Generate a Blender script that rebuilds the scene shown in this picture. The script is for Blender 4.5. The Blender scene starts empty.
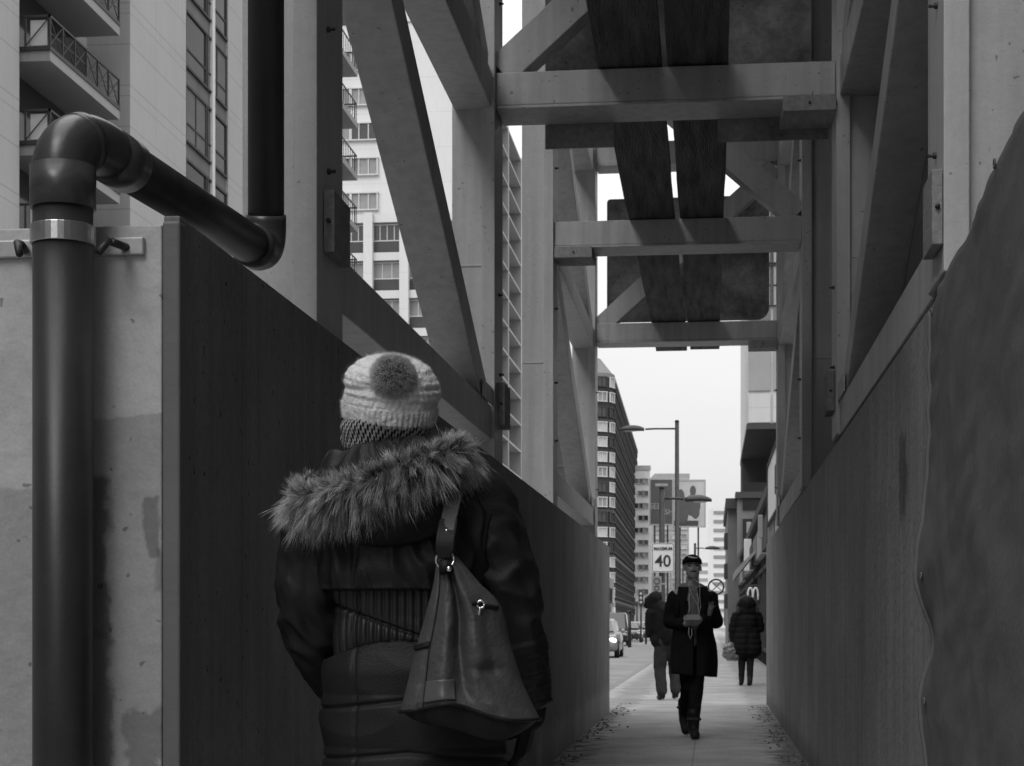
import bpy, bmesh, math, random
from mathutils import Vector, Matrix, noise
random.seed(7)
PI = math.pi
sc = bpy.context.scene
COL = sc.collection
R = math.radians

# ------------------------------------------------------------------ camera
F = 1750.0
TH = math.atan(199 / F)                 # camera turned left of the walkway's axis
CT, ST = math.cos(TH), math.sin(TH)
EYE = 1.08
cd = bpy.data.cameras.new('camera')
cam = bpy.data.objects.new('camera', cd); COL.objects.link(cam)
cam.location = (0, 0, EYE)
cam.rotation_euler = (PI / 2, 0, TH)
cd.sensor_width = 36
cd.lens = F / 1024 * 36
cd.shift_y = (625 - 383) / 1024
cd.clip_start = .05; cd.clip_end = 5000
cd.dof.use_dof = True; cd.dof.focus_distance = 4.1; cd.dof.aperture_fstop = 24
sc.camera = cam

def at(px, py, d):
    u = (px - 512) / F; v = (625 - py) / F
    return Vector((-ST * d + u * d * CT, CT * d + u * d * ST, EYE + v * d))

def at_y(px, py, Y):
    return at(px, py, Y / (CT + (px - 512) / F * ST))
def at_x(px, py, X):
    return at(px, py, X / ((px - 512) / F * CT - ST))

# ------------------------------------------------------------------ materials
MATS = {}
def mat(name, base=.3, rough=.6, var=.25, scale=3., bump=.1, bscale=60., metal=0., streak=0., speck=0.,
        spec=.5, stretch=(1, 1, 1), emit=0., coat=0., detail=6., grain=0., st=.235):
    """grey procedural surface: broad tone variation, optional vertical streaks, dark specks, fine bump"""
    m = bpy.data.materials.new(name); MATS[name] = m; m.use_nodes = True
    nt = m.node_tree; N = nt.nodes; L = nt.links
    p = N['Principled BSDF']
    p.inputs['Roughness'].default_value = rough
    p.inputs['Metallic'].default_value = metal
    p.inputs['Specular IOR Level'].default_value = spec
    p.inputs['Coat Weight'].default_value = coat
    tc = N.new('ShaderNodeTexCoord')
    mp = N.new('ShaderNodeMapping'); mp.inputs['Scale'].default_value = stretch
    L.new(tc.outputs['Object'], mp.inputs['Vector'])
    n1 = N.new('ShaderNodeTexNoise'); n1.inputs['Scale'].default_value = scale; n1.inputs['Detail'].default_value = detail
    n1.inputs['Roughness'].default_value = .6
    L.new(mp.outputs[0], n1.inputs['Vector'])
    r1 = N.new('ShaderNodeMapRange'); r1.inputs['From Min'].default_value = .25; r1.inputs['From Max'].default_value = .75
    r1.inputs['To Min'].default_value = base * (1 - var); r1.inputs['To Max'].default_value = base * (1 + var)
    L.new(n1.outputs['Fac'], r1.inputs['Value'])
    out = r1.outputs[0]
    def mul(a, fac_out, lo):
        mr = N.new('ShaderNodeMapRange'); mr.inputs['To Min'].default_value = lo; mr.inputs['To Max'].default_value = 1
        L.new(fac_out, mr.inputs['Value'])
        mm = N.new('ShaderNodeMath'); mm.operation = 'MULTIPLY'
        L.new(a, mm.inputs[0]); L.new(mr.outputs[0], mm.inputs[1])
        return mm.outputs[0], mr
    if grain:
        for gs, ga in ((170, grain), (28, grain * .8)):
            n4 = N.new('ShaderNodeTexNoise'); n4.inputs['Scale'].default_value = gs; n4.inputs['Detail'].default_value = 3
            L.new(mp.outputs[0], n4.inputs['Vector'])
            out, mr = mul(out, n4.outputs['Fac'], 1 - ga); mr.inputs['To Max'].default_value = 1 + ga
            mr.inputs['From Min'].default_value = .3; mr.inputs['From Max'].default_value = .7
    if streak:
        ms = N.new('ShaderNodeMapping'); ms.inputs['Scale'].default_value = (14, 14, .7)
        L.new(tc.outputs['Object'], ms.inputs['Vector'])
        n2 = N.new('ShaderNodeTexNoise'); n2.inputs['Scale'].default_value = 1.; n2.inputs['Detail'].default_value = 5
        L.new(ms.outputs[0], n2.inputs['Vector'])
        out, mr = mul(out, n2.outputs['Fac'], 1 - streak)
        mr.inputs['From Min'].default_value = .3; mr.inputs['From Max'].default_value = .6
    if speck:
        n3 = N.new('ShaderNodeTexNoise'); n3.inputs['Scale'].default_value = 38; n3.inputs['Detail'].default_value = 1
        L.new(tc.outputs['Object'], n3.inputs['Vector'])
        out, mr = mul(out, n3.outputs['Fac'], speck)
        mr.inputs['From Min'].default_value = st; mr.inputs['From Max'].default_value = st + .04
    cb = N.new('ShaderNodeCombineColor')
    for i in range(3): L.new(out, cb.inputs[i])
    L.new(cb.outputs[0], p.inputs['Base Color'])
    if bump:
        nb = N.new('ShaderNodeTexNoise'); nb.inputs['Scale'].default_value = bscale; nb.inputs['Detail'].default_value = 4
        L.new(mp.outputs[0], nb.inputs['Vector'])
        b = N.new('ShaderNodeBump'); b.inputs['Strength'].default_value = bump; b.inputs['Distance'].default_value = .02
        L.new(nb.outputs['Fac'], b.inputs['Height']); L.new(b.outputs[0], p.inputs['Normal'])
    if emit:
        p.inputs['Emission Color'].default_value = (1, 1, 1, 1); p.inputs['Emission Strength'].default_value = emit
    m['out'] = ''
    return m
def base_link(m):
    """socket that feeds the base colour (a combine node), to multiply something into it"""
    nt = m.node_tree; p = nt.nodes['Principled BSDF']
    cb = p.inputs['Base Color'].links[0].from_node
    return nt, cb, cb.inputs[0].links[0].from_socket
def mul_base(m, sock):
    nt, cb, src = base_link(m)
    mm = nt.nodes.new('ShaderNodeMath'); mm.operation = 'MULTIPLY'
    nt.links.new(src, mm.inputs[0]); nt.links.new(sock, mm.inputs[1])
    for i in range(3): nt.links.new(mm.outputs[0], cb.inputs[i])
def joints(m, axis, period, width, dark, offset=0.):
    """thin dark joint lines across an object axis"""
    nt = m.node_tree; N = nt.nodes; L = nt.links
    tc = N.new('ShaderNodeTexCoord'); sx = N.new('ShaderNodeSeparateXYZ'); L.new(tc.outputs['Object'], sx.inputs[0])
    def mt(op, a, b):
        q = N.new('ShaderNodeMath'); q.operation = op
        for i, v in ((0, a), (1, b)):
            if isinstance(v, (int, float)): q.inputs[i].default_value = v
            else: L.new(v, q.inputs[i])
        return q.outputs[0]
    v = mt('ADD', sx.outputs['XYZ'.index(axis)], offset + 1000 * period)
    v = mt('DIVIDE', v, period); v = mt('FRACT', v, 0)
    v = mt('LESS_THAN', v, width / period)
    v = mt('MULTIPLY', v, 1 - dark); v = mt('SUBTRACT', 1., v)
    mul_base(m, v)

steel = mat('painted_steel', .45, .5, .14, 1.6, .09, 60, streak=.2, speck=.5, grain=.045)
steel_strip = mat('painted_steel_flange', .48, .5, .12, 1.8, .09, 60, streak=.16, speck=.55, grain=.045)
hoard_dark = mat('dark_hoarding_paint', .215, .75, .22, 1.5, .25, 40, streak=.2, speck=.3, grain=.10, st=.235, spec=.12)
joints(hoard_dark, 'Y', 1.22, .005, .55, .3)
hoard_right = mat('grey_hoarding_paint', .30, .7, .24, 1.3, .3, 26, streak=.25, speck=.2, grain=.11, st=.25, spec=.25)
joints(hoard_right, 'Y', 2.44, .004, .75, .7)
pale = mat('pale_concrete_paint', .48, .85, .12, 2.0, .28, 22, speck=.5, grain=.055)
pale_mid = mat('grey_paint_patch', .33, .8, .1, 3, .3, 22, speck=.7)
stain_m = mat('dark_stain', .12, .9, .25, 9, .2, 30)
trimm = mat('corner_trim_paint', .13, .6, .12, 4, .1, 40)
pvc = mat('dark_pvc', .036, .38, .25, 5, .03, 60, spec=.4, streak=.25, grain=.1)
pvc_fit = mat('pvc_fitting', .055, .3, .3, 6, .03, 60, spec=.5, grain=.12)
zinc = mat('galvanised_strap', .6, .3, .2, 12, .04, 60, metal=.9)
zinc_dull = mat('galvanised_strut', .42, .5, .2, 12, .04, 60, metal=.4)
plank_m = mat('scaffold_plank_wood', .08, .9, .8, 2.0, .9, 14, stretch=(9, .7, 9), speck=.4, grain=.3)
ply_m = mat('weathered_plywood', .21, .85, .8, 3.2, .3, 30, speck=.4, grain=.2)
timber = mat('raw_timber', .22, .85, .3, 4, .4, 20, stretch=(8, 2, 8))
timber_dk = mat('painted_timber', .26, .8, .3, 4, .3, 20, stretch=(8, 2, 8))
tarp_m = mat('tarpaulin', .14, .7, .16, 2.2, .12, 60, grain=.08, spec=.25)
bolt_m = mat('dark_bolt', .05, .5, .2, 9, 0, metal=.6)
clad_m = mat('site_cladding', .10, .8, .2, .8, .1, 20, streak=.2)
side_m = mat('sidewalk_concrete', .35, .85, .3, 1.4, .3, 50, speck=.5, grain=.16)
road_m = mat('road_asphalt', .25, .9, .25, .6, .2, 70, grain=.15)
kerb_m = mat('kerb_concrete', .22, .85, .15, 3, .15, 40)
ground_m = mat('ground_earth', .2, .95, .2, .2, .1, 10)
line_m = mat('road_paint', .5, .7, .2, 3, .1, 30)

# ------------------------------------------------------------------ mesh helpers
class MB:
    def __init__(s): s.v = []; s.f = []; s.mi = []; s.uv = {}; s.sm = []
    def add(s, vs, fs, mi=0, smooth=False):
        o = len(s.v); s.v += [tuple(v) for v in vs]
        for f in fs: s.f.append(tuple(i + o for i in f)); s.mi.append(mi); s.sm.append(smooth)
        return o
    def box(s, x0, x1, y0, y1, z0, z1, mi=0):
        vs = [(x, y, z) for z in (z0, z1) for y in (y0, y1) for x in (x0, x1)]
        s.add(vs, [(0, 2, 3, 1), (4, 5, 7, 6), (0, 1, 5, 4), (2, 6, 7, 3), (0, 4, 6, 2), (1, 3, 7, 5)], mi)
    def bar(s, p0, p1, w, h, side=Vector((1, 0, 0)), mi=0):
        """square bar from p0 to p1; w along side, h across"""
        p0, p1 = Vector(p0), Vector(p1); d = (p1 - p0).normalized()
        a = (side - d * side.dot(d)).normalized(); b = d.cross(a)
        vs = [p + a * (i * w / 2) + b * (j * h / 2) for p in (p0, p1) for i, j in ((-1, -1), (1, -1), (1, 1), (-1, 1))]
        s.add(vs, [(3, 2, 1, 0), (4, 5, 6, 7), (0, 1, 5, 4), (1, 2, 6, 5), (2, 3, 7, 6), (3, 0, 4, 7)], mi)
    def loft(s, rings, closed=True, caps=True, mi=0, smooth=True, uv=None):
        n = len(rings[0]); vs = [p for r in rings for p in r]; fs = []
        m = n if closed else n - 1
        for i in range(len(rings) - 1):
            for j in range(m):
                k = (j + 1) % n
                fs.append((i * n + j, i * n + k, (i + 1) * n + k, (i + 1) * n + j))
        if caps and closed:
            fs.append(tuple(reversed(range(n)))); fs.append(tuple((len(rings) - 1) * n + j for j in range(n)))
        s.add(vs, fs, mi, smooth)
    def tube(s, pts, radii, n=12, mi=0, caps=True, squash=None):
        pts = [Vector(p) for p in pts]
        if isinstance(radii, (int, float)): radii = [radii] * len(pts)
        up = None; rings = []
        for i, p in enumerate(pts):
            d = (pts[min(i + 1, len(pts) - 1)] - pts[max(i - 1, 0)]).normalized()
            if up is None:
                up = Vector((0, 0, 1)) if abs(d.z) < .9 else Vector((0, -1, 0))
            a = (up - d * up.dot(d)).normalized(); up = a; b = d.cross(a)
            r = radii[i]
            rings.append([p + a * (math.cos(t) * r) + b * (math.sin(t) * r) for t in [2 * PI * k / n for k in range(n)]])
        s.loft(rings, True, caps, mi)
    def capsule(s, p0, r0, p1, r1, n=14):
        p0, p1 = Vector(p0), Vector(p1); d = (p1 - p0)
        L = d.length; d = d / L if L > 1e-6 else Vector((0, 0, 1))
        pts = []; rad = []
        for k in range(5):
            a = PI / 2 * (k + .25) / 4.25
            if k < 4: pts.append(p0 - d * r0 * math.cos(a)); rad.append(r0 * math.sin(a))
        pts.append(p0); rad.append(r0); pts.append(p1); rad.append(r1)
        for k in range(3, -1, -1):
            a = PI / 2 * (k + .25) / 4.25
            pts.append(p1 + d * r1 * math.cos(a)); rad.append(r1 * math.sin(a))
        s.tube(pts, rad, n)
    def ell(s, c, r, rot=None, n=16, m=10, mi=0):
        c = Vector(c); rings = []
        for i in range(m + 1):
            ph = PI * (i + .05) / (m + .1)
            ring = []
            for j in range(n):
                t = 2 * PI * j / n
                q = Vector((r[0] * math.sin(ph) * math.cos(t), r[1] * math.sin(ph) * math.sin(t), -r[2] * math.cos(ph)))
                if rot is not None: q = rot @ q
                ring.append(c + q)
            rings.append(ring)
        s.loft(rings, True, True, mi)
    def build(s, name, mats, parent=None, bevel=0., smooth=None):
        me = bpy.data.meshes.new(name); me.from_pydata(s.v, [], s.f)
        for m in (mats if isinstance(mats, (list, tuple)) else [mats]): me.materials.append(m)
        me.polygons.foreach_set('material_index', s.mi)
        sm = s.sm if smooth is None else [smooth] * len(s.f)
        me.polygons.foreach_set('use_smooth', sm)
        me.update()
        return link(name, me, parent, bevel)
def link(name, me, parent=None, bevel=0.):
    o = bpy.data.objects.new(name, me); COL.objects.link(o)
    if parent is not None: o.parent = parent
    if bevel:
        b = o.modifiers.new('edge', 'BEVEL'); b.width = bevel; b.segments = 2; b.limit_method = 'ANGLE'; b.angle_limit = R(40)
    return o
def tag(o, label=None, cat=None, group=None, kind=None):
    if label: o['label'] = label
    if cat: o['category'] = cat
    if group: o['group'] = group
    if kind: o['kind'] = kind
    return o
def empty(name, label, cat, loc=(0, 0, 0), rz=0., group=None):
    o = bpy.data.objects.new(name, None); COL.objects.link(o)
    o.location = loc; o.rotation_euler = (0, 0, rz); o.empty_display_size = .1
    return tag(o, label, cat, group)
def copy_tree(o, parent=None):
    c = o.copy(); COL.objects.link(c)
    if parent is not None: c.parent = parent
    for ch in list(o.children): copy_tree(ch, c)
    return c
def evaluated(o):
    dg = bpy.context.evaluated_depsgraph_get()
    return bpy.data.meshes.new_from_object(o.evaluated_get(dg))
def remeshed(mb, voxel, smooth_it=6, fn=None):
    """one continuous skin over overlapping volumes"""
    o = mb.build('skin_tmp', steel)
    m = o.modifiers.new('r', 'REMESH'); m.mode = 'VOXEL'; m.voxel_size = voxel
    s = o.modifiers.new('s', 'SMOOTH'); s.iterations = smooth_it; s.factor = .5
    me = evaluated(o); bpy.data.objects.remove(o)
    me.materials.clear()
    if fn:
        me.update()
        nn = [v.normal.copy() for v in me.vertices]
        for v, n in zip(me.vertices, nn): v.co = v.co + n * fn(v.co, n)
    me.polygons.foreach_set('use_smooth', [True] * len(me.polygons)); me.update()
    return me
def skin(name, mb, voxel, m, parent, smooth_it=6, fn=None):
    me = remeshed(mb, voxel, smooth_it, fn); me.name = name; me.materials.append(m)
    return link(name, me, parent)
def text_mesh(body, size, depth=.004, align='CENTER', bold=0.):
    c = bpy.data.curves.new('txt', 'FONT'); c.body = body; c.size = size; c.extrude = depth; c.offset = bold
    c.align_x = align; c.align_y = 'CENTER'
    o = bpy.data.objects.new('txt', c); COL.objects.link(o)
    me = evaluated(o); bpy.data.objects.remove(o)
    return me
def text(name, body, size, m, parent, loc, rot=(PI / 2, 0, 0), bold=0., sx=1.):
    me = text_mesh(body, size, bold=bold); me.materials.clear(); me.materials.append(m)
    o = link(name, me, parent); o.location = loc; o.rotation_euler = rot; o.scale.x = sx
    return o
def fnoise(p, s, o=0.): return noise.noise(Vector((p[0] * s + o, p[1] * s + o * 1.7, p[2] * s - o)))

# ------------------------------------------------------------------ sky and sun
w = bpy.data.worlds.new('World'); sc.world = w; w.use_nodes = True
nt = w.node_tree; N = nt.nodes; L = nt.links
for n in list(N): N.remove(n)
sky = N.new('ShaderNodeTexSky'); sky.sky_type = 'NISHITA'; sky.sun_disc = False
SUN_EL, SUN_AZ = R(43), R(207)
sky.sun_elevation = SUN_EL; sky.sun_rotation = SUN_AZ; sky.dust_density = 4; sky.air_density = 1.5
bw = N.new('ShaderNodeRGBToBW'); L.new(sky.outputs[0], bw.inputs[0])
b1 = N.new('ShaderNodeBackground'); b1.inputs['Strength'].default_value = .1; L.new(bw.outputs[0], b1.inputs['Color'])
tc = N.new('ShaderNodeTexCoord'); mp = N.new('ShaderNodeMapping'); mp.inputs['Scale'].default_value = (1, 1, 3.5)
L.new(tc.outputs['Generated'], mp.inputs[0])
cl = N.new('ShaderNodeTexNoise'); cl.inputs['Scale'].default_value = 2.2; cl.inputs['Detail'].default_value = 5
L.new(mp.outputs[0], cl.inputs['Vector'])
cr = N.new('ShaderNodeMapRange'); cr.inputs['From Min'].default_value = .3; cr.inputs['From Max'].default_value = .7
cr.inputs['To Min'].default_value = .82; cr.inputs['To Max'].default_value = .92
L.new(cl.outputs['Fac'], cr.inputs['Value'])
b2 = N.new('ShaderNodeBackground'); L.new(cr.outputs[0], b2.inputs['Color'])
# an overcast sky is about three times as bright overhead as at the horizon
sz = N.new('ShaderNodeSeparateXYZ'); L.new(tc.outputs['Generated'], sz.inputs[0])
def wm_(op, a, b):
    q = N.new('ShaderNodeMath'); q.operation = op
    for i, v in ((0, a), (1, b)):
        if isinstance(v, (int, float)): q.inputs[i].default_value = v
        else: L.new(v, q.inputs[i])
    return q.outputs[0]
zz_ = wm_('POWER', wm_('MAXIMUM', sz.outputs['Z'], 0.), 1.5)
L.new(wm_('ADD', wm_('MULTIPLY', zz_, 2.6), .95), b2.inputs['Strength'])
mx = N.new('ShaderNodeMixShader'); mx.inputs[0].default_value = .85
L.new(b1.outputs[0], mx.inputs[1]); L.new(b2.outputs[0], mx.inputs[2])
ow = N.new('ShaderNodeOutputWorld'); L.new(mx.outputs[0], ow.inputs[0])
sl = bpy.data.lights.new('sun', 'SUN'); sl.energy = 1.0; sl.angle = R(30); sl.color = (1, 1, 1)
so = bpy.data.objects.new('sun', sl); COL.objects.link(so); so.rotation_euler = (PI / 2 - SUN_EL, 0, PI - SUN_AZ); so.location = (0, -20, 60)
vs = sc.view_settings; vs.view_transform = 'Standard'; vs.look = 'None'; vs.exposure = .08; vs.gamma = 1; vs.use_curve_mapping = False
sc.cycles.use_denoising = True
sc.cycles.max_bounces = 6

# ------------------------------------------------------------------ ground
def struct(name, mb, m, **k): return tag(mb.build(name, m, **k), kind='structure')
g = MB(); g.box(-2500, 2500, -300, 3500, -.6, -.16); struct('ground', g, ground_m)
g = MB(); g.box(-15.5, -1.80, -60, 1500, -.2, -.13); struct('road', g, road_m)
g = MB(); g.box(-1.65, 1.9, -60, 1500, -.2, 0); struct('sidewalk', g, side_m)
joints(side_m, 'Y', 1.5, .012, .55, .35); joints(side_m, 'X', 1.78, .010, .6, 1.93)
g = MB()
for k in range(60): g.box(-1.80, -1.653, -60 + k * 6, -60.012 + k * 6 + 6, -.2, .004)
struct('kerb', g, kerb_m, bevel=.015)
g = MB(); g.box(-19, -15.6, -60, 1500, -.2, 0); struct('pavement', g, side_m)
g = MB()
for k in range(60): g.box(-8.7, -8.58, 20 + k * 7, 23 + k * 7, -.13, -.126)
struct('road_marking', g, line_m)
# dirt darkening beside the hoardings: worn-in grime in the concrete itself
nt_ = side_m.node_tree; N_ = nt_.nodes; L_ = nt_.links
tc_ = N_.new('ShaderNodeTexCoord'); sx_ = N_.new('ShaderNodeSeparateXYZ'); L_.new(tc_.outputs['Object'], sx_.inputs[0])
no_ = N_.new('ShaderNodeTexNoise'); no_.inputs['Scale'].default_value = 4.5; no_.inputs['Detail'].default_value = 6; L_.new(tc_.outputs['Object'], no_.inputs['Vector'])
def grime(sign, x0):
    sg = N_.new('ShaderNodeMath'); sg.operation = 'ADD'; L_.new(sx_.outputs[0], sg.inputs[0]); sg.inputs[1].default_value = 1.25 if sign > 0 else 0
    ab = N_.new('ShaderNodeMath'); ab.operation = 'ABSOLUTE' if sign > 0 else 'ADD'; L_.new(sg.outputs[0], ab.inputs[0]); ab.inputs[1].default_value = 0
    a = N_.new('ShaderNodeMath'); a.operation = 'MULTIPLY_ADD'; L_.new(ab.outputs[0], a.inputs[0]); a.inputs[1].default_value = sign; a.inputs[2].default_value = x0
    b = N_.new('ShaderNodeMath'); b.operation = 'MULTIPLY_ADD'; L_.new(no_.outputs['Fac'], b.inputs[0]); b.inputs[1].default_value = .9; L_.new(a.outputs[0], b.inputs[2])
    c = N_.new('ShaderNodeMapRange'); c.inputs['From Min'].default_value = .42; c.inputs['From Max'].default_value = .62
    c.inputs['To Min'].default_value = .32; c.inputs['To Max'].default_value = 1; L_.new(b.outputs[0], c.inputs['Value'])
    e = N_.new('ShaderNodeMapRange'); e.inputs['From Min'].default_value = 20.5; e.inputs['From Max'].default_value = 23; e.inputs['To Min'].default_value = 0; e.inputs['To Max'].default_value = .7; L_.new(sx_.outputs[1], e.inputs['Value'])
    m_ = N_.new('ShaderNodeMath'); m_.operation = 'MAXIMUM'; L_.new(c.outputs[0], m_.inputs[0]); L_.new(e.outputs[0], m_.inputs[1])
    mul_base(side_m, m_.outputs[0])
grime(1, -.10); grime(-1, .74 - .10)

# ------------------------------------------------------------------ hoardings
XL, XR = -1.25, .75
WL, WR = 2.05, 2.175
g = MB(); g.box(-1.29, XL, 4.03, 21.7, 0, WL)
left_wall = tag(g.build('hoarding_wall', hoard_dark, bevel=.004), 'long black painted hoarding along the left of the walkway, behind the woman in the bobble hat', 'hoarding')
# pale return wall facing the viewer
rw = empty('hoarding_wall', 'pale patched wall end facing the viewer behind the dark drain pipe', 'wall', (-3.6, 4.0, 0))
g = MB(); g.box(-2.4, 2.322, -.02, .02, 0, 2.018); g.build('panel', pale, rw, bevel=.004)
g = MB(); g.box(2.325, 2.368, -.028, .022, 0, 2.024); g.build('corner_trim', trimm, rw, bevel=.006)
def wx(px): return at_y(px, 400, 3.98).x + 3.6
def wz(py): return at_y(100, py, 3.98).z
def wall_marks(m, marks):
    """paint patches and stains with ragged outlines: (x0, x1, z0, z1, edge, ragged, factor)"""
    nt = m.node_tree; N = nt.nodes; L = nt.links
    tc = N.new('ShaderNodeTexCoord'); sx = N.new('ShaderNodeSeparateXYZ'); L.new(tc.outputs['Object'], sx.inputs[0])
    no = N.new('ShaderNodeTexNoise'); no.inputs['Scale'].default_value = 9; no.inputs['Detail'].default_value = 7; no.inputs['Roughness'].default_value = .62
    L.new(tc.outputs['Object'], no.inputs['Vector']); so = N.new('ShaderNodeSeparateColor'); L.new(no.outputs['Color'], so.inputs[0])
    def ma(op, a, b, c=None):
        q = N.new('ShaderNodeMath'); q.operation = op
        for i, v in enumerate((a, b, c)):
            if v is None: continue
            if isinstance(v, (int, float)): q.inputs[i].default_value = v
            else: L.new(v, q.inputs[i])
        return q.outputs[0]
    for (x0, x1, z0, z1, edge, rag, fac) in marks:
        X = ma('MULTIPLY_ADD', so.outputs[0], rag, ma('SUBTRACT', sx.outputs[0], rag / 2)); Z = ma('MULTIPLY_ADD', so.outputs[1], rag, ma('SUBTRACT', sx.outputs[2], rag / 2))
        res = None
        for v, lo, hi in ((X, x0, x1), (Z, z0, z1)):
            for a, b in ((lo, lo + edge), (hi, hi - edge)):
                r = N.new('ShaderNodeMapRange'); r.interpolation_type = 'SMOOTHSTEP'; r.inputs['From Min'].default_value = min(a, b); r.inputs['From Max'].default_value = max(a, b)
                if b < a: r.inputs['To Min'].default_value = 1; r.inputs['To Max'].default_value = 0
                L.new(v, r.inputs['Value']); res = r.outputs[0] if res is None else ma('MULTIPLY', res, r.outputs[0])
        mul_base(m, ma('MULTIPLY_ADD', res, fac - 1, 1.))
wall_marks(pale, [
    (wx(62), wx(200), -.1, wz(414), .008, .05, .70), (-3, wx(60), -.1, wz(484), .010, .05, .70),
    (wx(60), wx(112), wz(640), wz(474), .022, .10, .42), (wx(60), wx(116), wz(900), wz(628), .022, .10, .45),
    (wx(141), wx(161), wz(560), wz(493), .012, .07, .55), (wx(150), wx(166), wz(596), wz(545), .016, .07, .68),
    (wx(120), wx(166), wz(900), wz(704), .020, .14, .60), (wx(-40), wx(30), wz(420), wz(330), .05, .3, .9), (wx(95), wx(165), wz(330), wz(236), .06, .3, .92)])
# right hoarding
g = MB(); g.box(XR, XR + .04, 1.0, 24.1, 0, WR)
rh = empty('hoarding_wall', 'long grey painted hoarding along the right of the walkway, its near end under the tarpaulin', 'hoarding')
g.build('panel', hoard_right, rh, bevel=.004)
def ry(px): return at_x(px, 400, XR).y
def rz(px, py): return at_x(px, py, XR).z
def swap_marks(m, marks):
    wall_marks(m, marks)
    for n in m.node_tree.nodes:
        if n.type == 'SEPXYZ' and not n.get('done') and n.outputs[2].links and n.outputs[0].links:
            for l in list(n.outputs[0].links):
                t = l.to_socket; m.node_tree.links.remove(l); m.node_tree.links.new(n.outputs[1], t)
        n['done'] = 1
for n in hoard_right.node_tree.nodes: n['done'] = 1
for n in hoard_dark.node_tree.nodes: n['done'] = 1
swap_marks(hoard_right, [(ry(906.5), ry(899), rz(902, 524), rz(902, 428), .06, .22, .45), (ry(909), ry(904), rz(906, 505), rz(906, 455), .05, .16, .6),
    (13.0, 15.2, -.1, .55, .3, .5, 1.15), (6.5, 11, -.1, .35, .2, .4, .8), (11, 24.2, -.1, .22, .12, .25, .75), (7.2, 8.6, 1.55, 2.3, .2, .6, 1.18), (9.8, 10.6, .9, 1.7, .15, .6, 1.14)])
swap_marks(hoard_dark, [(12.5, 21.9, -.1, .36, .12, .5, 1.35), (8, 13, -.1, .24, .1, .35, 1.22), (5.5, 6.3, 1.2, 1.9, .2, .6, 1.14), (9.5, 11.5, .8, 1.5, .3, .9, .85)])

# tarpaulin thrown over the near end of the right hoarding
tp = empty('tarpaulin', 'dark grey tarpaulin thrown over the near end of the right hoarding, with a rippled edge', 'tarpaulin')
def tarp_pt(a, b):
    """a: 0 at the far edge, 1 near the camera; b: 0 at the top, 1 at the foot"""
    Y = 5.93 - 4.4 * a
    top = 2.16 + .16 * min(1, a / .40) ** 1.1 + .004 * math.sin(a * 24) + .1 * max(0, a - .40)
    z = top + (0.01 - top) * b
    x = XR - .022
    edge = math.exp(-a * 22)
    wob = .6 * .055 * math.exp(-((z - 1.28) / .16) ** 2) - .6 * .045 * math.exp(-((z - 1.02) / .10) ** 2) + .6 * .05 * math.exp(-((z - .78) / .14) ** 2) + .01 * math.exp(-((z - .3) / .2) ** 2)
    x -= edge * wob
    x -= .008 * (1 + math.sin(9 * a * 3 + z * 5.5 + 2 * fnoise((a * 2, z, 0), 1.6))) * (.35 + .65 * abs(fnoise((a * 3, z * 1.5, 4), 1.2)))
    x -= .006 * (1 + math.sin(z * 16 - a * 30)) * math.exp(-((z - 1.0) / .35) ** 2) * math.exp(-a * 6)
    x -= .010 * abs(fnoise((a * 22, z * 2.2 + a * 6, 1), 1.)) + .008 * abs(fnoise((a * 9, z * 7 - a * 9, 6), 1.)) + .004 * fnoise((a * 40, z * 12, 1), 1.)
    if b < .02: x += .03                                      # folds over the top
    return (x, Y, z)
rows = [[tarp_pt(a, b) for b in [0, .004] + [.02 + .98 * j / 90 for j in range(91)]] for a in [(i / 80) ** 1.4 for i in range(81)]]
g = MB(); g.loft(rows, False, False)
t_ = g.build('sheet', tarp_m, tp); sm = t_.modifiers.new('s', 'SOLIDIFY'); sm.thickness = .004; sm.offset = 0
g = MB()
hem = [(p[0] - .004, p[1], p[2]) for p in rows[1]]
g.tube(hem[2:], .009, 8)
g.build('hem', tarp_m, tp)
for a, b in ((.02, .03), (.02, .62), (.02, .43), (.32, .02)):
    p = Vector(tarp_pt(a, b)); g = MB()
    g.tube([p + Vector((-.008, .011 * math.cos(t), .011 * math.sin(t))) for t in [2 * PI * k / 14 for k in range(15)]], .003, 6)
    g.build('grommet', tarp_m, tp)

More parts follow.
